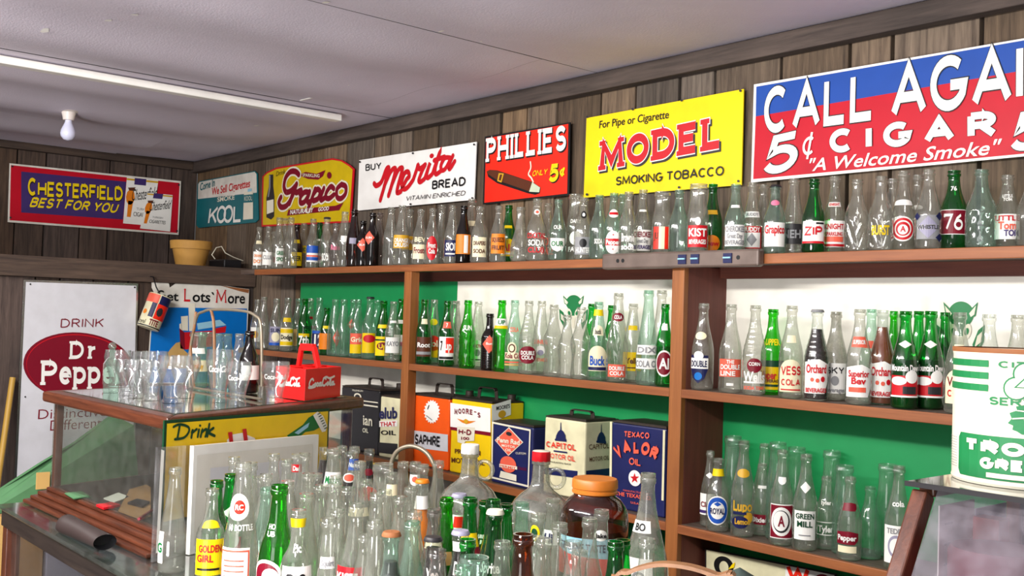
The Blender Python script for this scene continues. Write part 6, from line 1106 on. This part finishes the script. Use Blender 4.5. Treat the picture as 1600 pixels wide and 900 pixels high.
# ------------------------------------------------------------------ the bottle crowd on the counter
CG = 'bottles crowded on the counter'
ORD = 'first second third fourth fifth sixth seventh eighth ninth tenth eleventh twelfth thirteenth fourteenth fifteenth sixteenth seventeenth eighteenth nineteenth twentieth twenty-first twenty-second twenty-third twenty-fourth twenty-fifth twenty-sixth twenty-seventh twenty-eighth twenty-ninth thirtieth thirty-first thirty-second thirty-third thirty-fourth thirty-fifth thirty-sixth'.split()
mtd = [Lb('rect', .43, .53, 1.0, None, T('Mtn Dew', W, .5, .8, 1.6)), Lb('rect', .17, .42, 1.0, RD, Ov(W, .2, .9, .6, .3), Rc('charcoal', -.1, .15, .8, .5)), Lb('dia', .6, .7, .7, W)]
crowd = [  # px, top, nominal H, kind, glass, labels, description, options
 (1013, 740, .295, 'big', 'g_frost', [Lb('rect', .61, .69, .8, W, T('BO', BK, .5, .6, 1.0), turn=-.5), Lb('rect', .28, .45, .8, W, T('BO', 'grey', .3, .4, 1.2), turn=-.5)], 'large clear bottle with two small white labels before the bookcase post', dict(R=.046)),
 (274, 731, .234, 'slim', 'g_clear', [Lb('rect', .1, .4, .3, W, T('G', 'green', .5, .3), turn=-1.0)], 'clear bottle alone in front of the plastic sleeve at case corner'),
 (332, 764, .222, 'stub', 'g_clear', [Lb('rect', .22, .55, 1.1, YL, T('GOLDEN', RD, .75, .2, 1.4), T('GIRL', RD, .48, .2, 1.0, -.3), Rc(BK, -.8, .14, .6, .2)), Lb('arch', .65, .72, .8, YL)], 'clear bottle with a yellow label, front left of the crowd'),
 (380.6, 724, .29, 'cone', 'g_clear', [Lb('rect', .04, .44, .9, W, Rc('coral', -.95, .04, .95, .96), Rc(W, -.85, .07, .85, .93), *[Rc('coral', -.6, .15+.09*k, .6, .17+.09*k) for k in range(8)], turn=-.35), Lb('oval', .62, .80, .95, W, Ov('scarlet', .1, .5, .5, .26), T('RC', W, .5, .2, .7, .1), turn=-.3), Lb('rect', .55, .60, .9, None, T('10 BOTTLE', W, .5, .8, 1.8))], 'tall clear bottle with a round red and white neck emblem', dict(R=.036)),
 (339, 751, .245, 'slope', 'g_green', [], 'green bottle behind the yellow-labelled clear bottle'),
 (361, 741, .255, 'slope', 'g_green', mtd, 'green bottle with white script left of the tall red-emblem bottle'),
 (437, 758, .268, 'slope', 'g_lime', [Lb('rect', .65, .74, .6, None, T('HO', W, .78, .4, 1.0), T('UB', W, .25, .4, 1.0), turn=-.5), Lb('oval', .27, .50, .9, W, Ov('maroon', 0, .5, .8, .4), Ov(W, .3, .5, .5, .25), turn=-.6)], 'big bright green bottle at the front left of the crowd'),
 (467, 797, .228, 'stub', 'g_clear', [Lb('rect', .3, .58, 1.0, W, T('PIC', BK, .6, .4, 1.2, big=.17)), Lb('rect', .68, .75, .9, None, T('Pic', W, .5, .9, .8)), Lb('rect', .87, .94, 1.2, YL)], 'clear bottle with black capitals on white and a yellow neck band'),
 (417, 762, .225, 'slope', 'g_aqua', [], 'pale green bottle left of the big bright green one'),
 (507, 699.5, .24, 'std', 'g_clear', [], 'bottle of dark drink at the back of the crowd beside the case', dict(fill=(.86, 'cola'))),
 (522, 701, .265, 'cone', 'g_clear', [Lb('rect', .66, .79, 1.1, W, T('Mason', 'green', .5, .5))], 'large clear bottle with a pale green-lettered shoulder label'),
 (534.5, 697, .24, 'std', 'g_clear', [], 'plain bottle at the back between two labelled ones'),
 (554, 698, .24, 'std', 'g_clear', [Lb('rect', .75, .87, 1.1, 'blue', T('NuIcy', W, .5, .4))], 'clear bottle with a blue neck label at the back'),
 (547, 706, .24, 'std', 'g_clear', [Lb('oval', .68, .78, 1.0, W, Ov('coral', 0, .5, .8, .36))], 'bottle of dark drink with an oval coral neck label', dict(fill=(.72, 'cola'))),
 (577, 702, .24, 'std', 'g_clear', [Lb('oval', .70, .78, .8, 'maroon'), Lb('oval', .42, .58, 1.0, 'scarlet')], 'bottle of dark drink with red round labels, back row right end', dict(fill=(.86, 'cola'))),
 (563, 721, .25, 'cone+rings', 'g_clear', [Lb('rect', .5, .58, 1.0, CR)], 'ringed clear bottle with a cream shoulder label before dark drinks', dict(cap=None)),
 (464, 710, .24, 'std', 'g_clear', [Lb('rect', .82, .9, 1.2, RD, T('Dad', W, .5, .6, 1.0))], 'clear bottle with a red neck band before the picture frame'),
 (598.5, 725, .25, 'milk', 'g_clear', [], 'wide-necked clear bottle left of the wire handle'),
 (613, 739, .245, 'slope', 'g_clear', [Lb('rect', .8, .9, 1.0, CR)], 'clear bottle with a cream neck label inside the wire handle'),
 (649, 722, .245, 'std', 'g_clear', [Lb('shield', .77, .88, 1.0, W, Ov('coral', 0, .6, .5, .25))], 'clear bottle with a white and coral shield neck label under the wire handle'),
 (660, 748, .235, 'std', 'g_clear', [Lb('rect', .74, .86, 1.2, W)], 'capped bottle full of orange drink', dict(fill=(.78, 'orange_soda'), cap='orange')),
 (514, 810, .245, 'pear', 'g_clear', [Lb('rect', .66, .74, .9, W, T('Squirt', 'grey', .5, .5))], 'clear round-shouldered bottle with a white neck label, right of the yellow-banded bottle'),
 (557, 787, .25, 'bulge', 'g_clear', [Lb('rect', .40, .56, 1.0, RD, T('KIST', W, .5, .5, 1.4), turn=-.5)], 'waisted clear bottle with a red label low down'),
 (586, 813, .245, 'pear', 'g_clear', [Lb('rect', .48, .6, 1.0, CR, T('Kik', 'tan', .5, .5))], 'clear pear-shaped bottle with a low cream label'),
 (612, 829, .225, 'stub', 'g_aqua', [Lb('oval', .46, .70, .95, W, Ov('scarlet', 0, .5, .88, .43), T('Pepper', W, .5, .2, 1.4))], 'bottle of cola with a round red label and rusty cap', dict(fill=(.8, 'cola'), cap='rust')),
 (644, 815, .24, 'slope', 'g_aqua', [], 'pale green bottle right of the round red cola label'),
 (677, 837, .225, 'std', 'g_clear', [Lb('rect', .68, .8, .9, None, T('Yoo', W, .5, .8, 1.4))], 'capped bottle of dark drink with white script, left of green ones', dict(fill=(.93, 'cola'), cap='charcoal')),
 (679, 796, .235, 'std', 'g_smoke', [Lb('rect', .7, .76, 1.0, CR)], 'brownish clear bottle left of the front green bottle'),
 (698, 778, .25, 'slope', 'g_lime', [Lb('rect', .5, .6, .5, 'tan')], 'green bottle in front of the white-capped jug, left one'),
 (718, 770, .25, 'std', 'g_clear', [Lb('rect', .73, .84, 1.1, W, Rc('scarlet', -.6, .1, .6, .9))], 'white-capped bottle of dark drink with a red and white neck label', dict(fill=(.82, 'cola'), cap='lavender')),
 (735, 778, .25, 'slope', 'g_green', [Lb('rect', .6, .75, 1.0, 'mustard', Rc('maroon', -1, 0, 1, .35))], 'green bottle with a yellow and red shoulder label behind the dark drink'),
 (720, 827, .23, 'std', 'g_clear', [Lb('rect', .86, .93, 1.2, W), Lb('rect', .68, .80, .9, None, T('Diet', W, .5, .8, 1.3))], 'capped bottle of dark drink with a white neck band and script', dict(fill=(.93, 'cola'), cap='lavender')),
 (731, 843, .225, 'slope', 'g_green', [], 'bare green bottle in front of the white neck band cola'),
 (759, 783, .25, 'slope', 'g_green', [Lb('rect', .64, .75, .8, None, T('BUBBLE', W, .8, .25), T('UP', W, .4, .3), turn=-.3)], 'green bottle with small white print left of the white-capped green one'),
 (771, 781, .25, 'slope', 'g_green', [], 'bare green bottle directly behind the white-capped green one'),
 (774, 795, .245, 'slope', 'g_green', [Lb('rect', .54, .68, .9, None, T('Sprite', W, .6, .5, 1.6), turn=-.3)], 'green bottle with a white crown cap and white script', dict(cap='ivory')),
 (791, 788, .245, 'slope', 'g_green', [], 'bare green bottle right of the white-capped green one'),
 (816, 785, .25, 'slope', 'g_aqua', [], 'pale aqua bottle behind the dark red-brown bottle'),
 (841, 803, .24, 'std', 'g_clear', [Lb('oval', .80, .92, .8, YL, Ov('deepgreen', 0, .5, .6, .3), turn=-.5)], 'clear bottle with a round yellow neck label by the red-capped jug'),
 (864, 780, .25, 'tall', 'g_clear', [Lb('rect', .66, .77, .9, W, T('Hi', 'navy', .5, .6, .9), turn=-.35)], 'tall clear bottle with navy letters on a small white label'),
 (817.7, 835, .262, 'slope', 'g_amber', [], 'dark red-brown bottle at the front of the crowd'),
 (741, 871, .215, 'milk', 'g_aqua', [], 'short wide aqua bottle at the front edge of the crowd'),
 (684, 859, .215, 'slope', 'g_smoke', [], 'grey tinted bottle at the front edge of the crowd'),
 (940, 797, .25, 'slope', 'g_clear', [Lb('oval', .78, .86, .9, W, T('Jake', BK, .5, .4))], 'clear bottle with a white neck oval before the brown jar'),
 (906, 861, .215, 'std', 'g_clear', [Lb('oval', .6, .72, .3, 'coral')], 'clear bottle with a coral neck mark in front of the brown jar'),
 (962, 846, .23, 'slope', 'g_green', [], 'left of two green bottles right of the brown jar'),
 (973, 844, .23, 'slope', 'g_green', [], 'right of two green bottles right of the brown jar'),
 (1011, 842, .235, 'std+flute', 'g_clear', [], 'fluted clear bottle standing before the large bottle by the bookcase post'),
 (785, 846, .23, 'slope', 'g_clear', [], 'slim clear bottle left of the dark red-brown bottle'),
 (630, 722, .245, 'tall', 'g_clear', [], None), (661, 726, .245, 'std', 'g_clear', [], None), (685, 720, .25, 'std', 'g_clear', [], None), (428.5, 709.5, .25, 'std', 'g_clear', [], None), (449, 718.5, .245, 'std', 'g_clear', [], None), (476, 708.5, .245, 'std', 'g_clear', [], None),
 (366, 714.5, .25, 'std', 'g_clear', [], None), (393, 723, .25, 'std', 'g_clear', [], None), (416, 741, .245, 'std', 'g_clear', [], None), (482, 740, .245, 'std+rings', 'g_clear', [], None), (494, 740, .24, 'std', 'g_clear', [], None), (503, 758, .245, 'slope', 'g_clear', [], None),
 (479, 772, .24, 'cone', 'g_clear', [], None), (526, 744, .245, 'std', 'g_clear', [], None), (523, 757, .24, 'bulge', 'g_clear', [], None), (527, 797, .235, 'std', 'g_clear', [], None), (589, 771, .245, 'std', 'g_clear', [], None), (602, 766, .245, 'tall', 'g_clear', [], None),
 (642.5, 761, .24, 'std', 'g_clear', [], None), (648, 800, .24, 'std', 'g_clear', [], None), (404, 745, .24, 'std', 'g_clear', [], None), (450, 752, .24, 'slope', 'g_clear', [], None), (797, 810, .235, 'std', 'g_clear', [], None), (875, 818, .24, 'std+rings', 'g_clear', [], None), (838, 839, .215, 'std', 'g_clear', [], None),
 (850, 842, .212, 'std', 'g_clear', [], None), (921.6, 810, .245, 'slope', 'g_clear', [], None), (896, 846, .225, 'std', 'g_clear', [], None), (724, 884, .205, 'slope', 'g_aqua', [], None), (544, 762, .24, 'std', 'g_clear', [], None), (572, 750, .245, 'std', 'g_clear', [], None), (626, 776, .24, 'std', 'g_clear', [], None), (571, 836, .22, 'std', 'g_clear', [], None),
]
plain = sorted([c[0] for c in crowd if c[5+1] is None])
for r in crowd:
    px, top, H0, kind, col, labs, desc = r[:7]; o = dict(r[7]) if len(r) > 7 else {}
    R = o.get('R') or (.029 if H0 < .215 else .0300 if H0 < .262 else .036); ok = False
    for sh in (1, .93, .86, .8):
        for k in range(90):
            H = H0+(1 if k % 2 else -1)*((k+1)//2)*.0015
            if not .15 < H < .33: continue
            p = at(px, top, 'z', ZB+H+(.004 if o.get('cap') else 0))
            rr = R*sh
            if p.y-rr < CY0+.004 or p.y+rr > CY1-.01: continue
            dB = (Vector((p.x, p.y, 0))-B0).dot(NV)
            if dB < .070+rr and p.y > .9 and px > 290: continue
            if free('crowd', p.x, p.y, rr): ok = True; break
        if ok: break
    if not ok: print('NOPLACE crowd', px, top)
    PLACED['crowd'].append((p.x, p.y, rr))
    if desc is None: desc = 'plain clear bottle in the counter crowd, %s plain one from the left' % ORD[plain.index(px)]
    bottle((p.x, p.y, ZB), H, kind, col, labs, desc, CG, R=rr, fill=o.get('fill'), cap=o.get('cap'))
# wire carrier handle in the crowd
yy = max((at(612, 745, 'z', 1.19+.004*k).y for k in range(24)), key=lambda y: min(min(math.hypot(at(612, 745, 'y', y).x-a, y-b)-c, math.hypot(at(681, 745, 'y', y+.055).x-a, y+.055-b)-c) for a, b, c in PLACED['crowd'])); hw = lambda x, y: tuple(at(x, y, 'y', yy+(x-612)*.0008))
t = thing('bottle_carrier', (hw(645, 800)[0], yy, ZB), 'grey arched wire carrier handle rising from the back of the crowd', 'carrier')
m = MB(); a, b_ = hw(612, 740), hw(681, 790); m.tube(catmull([(a[0], a[1], ZB+.005), hw(611, 745), hw(612, 722), hw(622, 704), (hw(642, 697)), hw(662, 704), hw(675, 720), hw(680, 745), (hw(681, 745)[0], hw(681, 745)[1], ZB+.005)], 8), .006, 'wire', 8); m.build('handle', t, smooth=60)

# ------------------------------------------------------------------ slant-front case on the right with the big grease tin
ZS = 1.392
a = at(1425, 757, 'z', ZS); xl, yf = a.x, a.y; yb = 1.80
low = at(1382, 905, 'x', xl); sl = (yf-low.y)/(ZS-low.z); y0 = yf-sl*(ZS-ZK-.001)
SCs = thing('slant_case', (xl+.35, 1.45, ZK), 'dark wood slant-front glass display case at the right edge', 'display case')
zb = ZK+.001; xr = xl+.75
for x in (xl, xr):
    m = MB(); m.bar((x+.012, y0+.012, zb+.01), (x+.012, yf+.012, ZS-.012), .024, .028, 'case_wood_z'); m.build('front_post', SCs, bevel=.003)
    m = MB(); m.box(x, x+.024, yb-.024, yb, zb, ZS-.018, 'case_wood_z'); m.build('back_post', SCs, bevel=.003)
m = MB(); m.box(xl, xl+.024, yf+.02, yb, ZS-.018, ZS, 'case_wood'); m.box(xr, xr+.024, yf+.02, yb, ZS-.018, ZS, 'case_wood'); m.box(xl, xr+.024, yb-.024, yb, ZS-.018, ZS, 'case_wood'); m.build('top_frame', SCs, bevel=.003)
m = MB(); m.box(xl-.004, xr+.03, yf-.012, yb-.025, ZS, ZS+.006, 'glass_dark'); m.build('top_glass', SCs, bevel=.002); m = MB(); m.box(xl-.004, xr+.03, yf-.0145, yf-.012, ZS-.001, ZS+.0065, 'charcoal'); m.build('edge_strip', SCs)
m = MB(); m.box(xl, xr+.024, y0, yb, zb, zb+.03, 'case_wood'); m.build('base', SCs, bevel=.003)
m = MB(); m.bar((xl+.385, y0+.015, zb+.04), (xl+.385, yf+.012, ZS-.004), .70, .004, 'pane_reflection'); m.build('front_pane', SCs)
m = MB(); m.box(xl+.02, xr, yb-.015, yb-.01, zb+.03, ZS-.018, 'dark_wood'); m.build('back_board', SCs)
m = MB(); m.add([(xl+.01, y0+.02, zb+.03), (xl+.01, yb-.02, zb+.03), (xl+.01, yb-.02, ZS-.02), (xl+.01, yf+.02, ZS-.02)], [(0, 1, 2, 3)], 'pane'); m.build('side_pane', SCs)
yq = yb-.05; PG = 'printed sheets inside the slant-front case'
def sheet_in(x0, x1, y0_, y1_, z1, mat, lines, label):
    m = MB(); m.box(x0, x1, y0_, y1_, zb+.031, z1, mat)
    for q in lines: m.box(*q, 'grey')
    tag(m.build('paper_sheet', loc=((x0+x1)/2, (y0_+y1_)/2, zb+.031)), label, 'paper', PG)
sheet_in(xl+.05, xl+.17, yq, yq+.003, ZS-.03, 'paper', [(xl+.065, xl+.09+.02*(i % 3), yq-.0006, yq, ZS-.06-.03*i, ZS-.057-.03*i) for i in range(9)], 'white printed sheet standing at the back of the slant-front case, next to its side')
sheet_in(xl+.175, xl+.26, yq+.006, yq+.009, ZS-.045, 'sign_silver', [(xl+.185, xl+.215+.015*(i % 2), yq+.0054, yq+.006, ZS-.075-.03*i, ZS-.072-.03*i) for i in range(9)], 'pale printed sheet at the back of the slant-front case, farther from its side')
sheet_in(xl+.026, xl+.028, yf+.03, yf+.14, ZS-.03, 'paper', [(xl+.028, xl+.0285, yf+.045, yf+.07+.03*(i % 3), ZS-.06-.03*i, ZS-.057-.03*i) for i in range(9)], 'white printed sheet against the side of the slant-front case, near its front post')
sheet_in(xl+.026, xl+.028, yf+.145, yf+.25, ZS-.045, 'lavender', [(xl+.028, xl+.0285, yf+.16, yf+.19+.02*(i % 2), ZS-.075-.03*i, ZS-.072-.03*i) for i in range(9)], 'lavender printed sheet against the side of the slant-front case, behind the white one')
p = at(1555, 880, 'y', 1.52); t = thing('glass_jar', (p.x, 1.52, zb+.0312), 'dull red lidded tin inside the slant-front case, below the grease tin', 'tin'); c = (p.x, 1.52, zb+.0312); R = .062; hj = p.z+.022-c[2]
m = MB(); m.lathe([(0, R*.98), (.004, R), (hj*.8, R), (hj*.81, R*.97)], 'maroon', c, 32, cap1=True); m.build('tin_body', t, smooth=40); m = MB(); m.lathe([(hj*.8, R*1.03), (hj*.97, R*1.03), (hj, R*.96)], 'maroon', c, 32, cap1=True); m.build('lid', t, smooth=40)
wr = Wrap(c, lambda z: R, facing(c[0], c[1])); wr.add([ell(0, hj*.42, .6, hj*.22, 20)], 'ivory'); wr.mb.build('label', t); t.name = 'red_tin'
p = at(1502, 850, 'y', 1.62); p.x += .035; m = MB(); m.box(p.x-.022+.01, p.x+.022+.01, 1.6, 1.635, zb+.0312, p.z+.05, 'coral'); m.box(p.x-.0125, p.x+.0325, 1.5995, 1.6, zb+.06, p.z-.0, 'ivory'); tag(m.build('carton', loc=(p.x, 1.617, zb+.0312), bevel=.002), 'small faded red and white carton inside the slant-front case', 'carton')
# big tin
zt0 = ZS+.0066; p = at(1600, 766, 'z', zt0); R = .101; d = Vector((p.x-CAM.x, p.y-CAM.y, 0)).normalized(); c = Vector((p.x, p.y, zt0))+d*R; H = at(1600, 549.5, 'y', p.y).z-zt0
t = thing('grease_tin', tuple(c), 'big white and green round tin standing on the slant-front case', 'tin')
m = MB(); m.lathe([(0, R*.99), (.004, R*1.01), (.008, R), (H-.006, R), (H-.004, R*1.012), (H, R*1.012), (H+.001, R*.97), (H-.008, R*.95), (H-.009, .001)], 'ivory', c, 64); m.build('tin_body', t, smooth=40)
m = MB(); m.lathe([(H-.004, R*1.013), (H-.001, R*1.02), (H+.003, R*1.015), (H+.003, R*.96)], 'rust', c, 64, cap0=False); m.build('rim', t, smooth=40)
wr = Wrap(c, lambda z: R, facing(c.x, c.y)); G = 'panel_mark'
sq = lambda a, v0, v1, b_: [(a, v0*H), (b_, v0*H), (b_, v1*H), (a, v1*H)]
for v in (.875, .785, .695): wr.add([sq(-1.55, v, v+.05, -.50)], G)
wr.text('CITIES', -.36, .36, .875*H, .925*H, G, .02, 1, .22); wr.text('SERVICE', -.48, .48, .60*H, .66*H, G, .02, 1, .22)
for k in range(3): a = math.radians(90+120*k); wr.add([ell(.14*math.cos(a), .765*H+.014*math.sin(a), .17, .0172, 20)], G, 1)
for k in range(3): a = math.radians(90+120*k); wr.add([ell(.14*math.cos(a), .765*H+.014*math.sin(a), .145, .0147, 20)], 'ivory', 2)
wr.add([ell(0, .765*H, .16, .015, 16)], 'ivory', 3); wr.add([[(-.15, .735*H), (.15, .735*H), (0, .82*H)]], G, 4); wr.add([[(-.11, .742*H), (.11, .742*H), (0, .806*H)]], 'ivory', 5)
wr.add([[(a, v*H) for a, v in P_] for P_ in ([(-.1, .565), (-.12, .60), (-.02, .612), (.08, .61), (.12, .53), (0, .56)], [(.08, .61), (.2, .59), (.27, .52), (.12, .53)], [(.27, .52), (.26, .45), (.2, .40), (.16, .46), (.12, .53)])], G)
wr.add([[(a, v*H) for a, v in P_] for P_ in ([(-.2, .55), (-.12, .568), (.02, .562), (.11, .525), (.14, .46), (-.15, .46), (-.22, .475), (-.17, .51)], [(-.15, .46), (.14, .46), (.13, .40), (-.04, .40), (-.1, .42), (-.16, .43)])], G, 2)
wr.add([[(a, v*H) for a, v in P_] for P_ in ([(-.16, .515), (-.02, .525), (-.02, .515), (-.16, .505)], [(-.02, .525), (0, .525), (.03, .43), (.01, .43)], [(-.1, .568), (.02, .562), (.11, .527), (.12, .535), (.02, .572), (-.1, .576)])], 'ivory', 4)
wr.add([[(-1.0, .05*H), (1.0, .05*H), (1.05, .09*H), (1.05, .33*H), (1.0, .37*H), (-.1, .37*H), (0, .42*H), (.1, .37*H), (-1.0, .37*H), (-1.05, .33*H), (-1.05, .09*H)][:5]+[(-1.0, .37*H), (-1.05, .33*H), (-1.05, .09*H)]], G)
wr.text('TROJAN', -.88, .88, .235*H, .335*H, 'ivory', .02, 3, .34); wr.text('GREASE', -.6, .6, .125*H, .21*H, 'ivory', .02, 3, .34); wr.add([sq(-.5, .065, .1, .5)], 'ivory', 3)
for k in range(12): wr.add([sq(-1.55, .1+.02*k, .104+.02*k, -1.1)], 'grey')
wr.mb.build('printed_label', t)

# bentwood basket whose handle shows at the bottom edge, and a dark rounded top beside it
hw = lambda x, y: at(x, y, 'y', 1.06+(x-970)*.0004)
p0, p1 = hw(962, 915), hw(1150, 912); c = (p0+p1)/2; t = thing('basket', (c.x, c.y, ZB), 'basket of which only the brown bentwood handle shows at the bottom edge', 'basket')
pts = catmull([(p0.x, p0.y, ZB+.1), hw(962, 912), hw(985, 893), hw(1012, 884), hw(1040, 881), hw(1080, 886), hw(1120, 899), hw(1150, 914), (p1.x, p1.y, ZB+.1)], 6)
m = MB()
for a, b_ in zip(pts, pts[1:]): m.bar(a, b_, .018, .005, 'bent_wood')
m.build('handle', t)
rb = (p1-p0).length/2; m = MB(); m.lathe([(0, rb*.8), (.01, rb*.84), (.09, rb*1.0), (.11, rb*1.02), (.112, rb*.97), (.09, rb*.95), (.02, rb*.78), (.019, .001)], 'bent_wood', (c.x, c.y, ZB), 32); m.build('bowl', t, smooth=50)
p = at(1156, 887, 'y', 1.28); m = MB(); zz_ = p.z-ZB; R = .062; m.lathe([(0, R*1.05), (.01, R*1.1), (.02, R), (zz_*.6, R*.95), (zz_*.8, R*.8), (zz_*.93, R*.5), (zz_, .001)], 'dark_green_felt', (p.x, 1.28, ZB), 36); tag(m.build('rounded_cover', loc=(p.x, 1.28, ZB), smooth=60), 'dark grey-green rounded cover peeking up before the white enamel sign', 'cover')
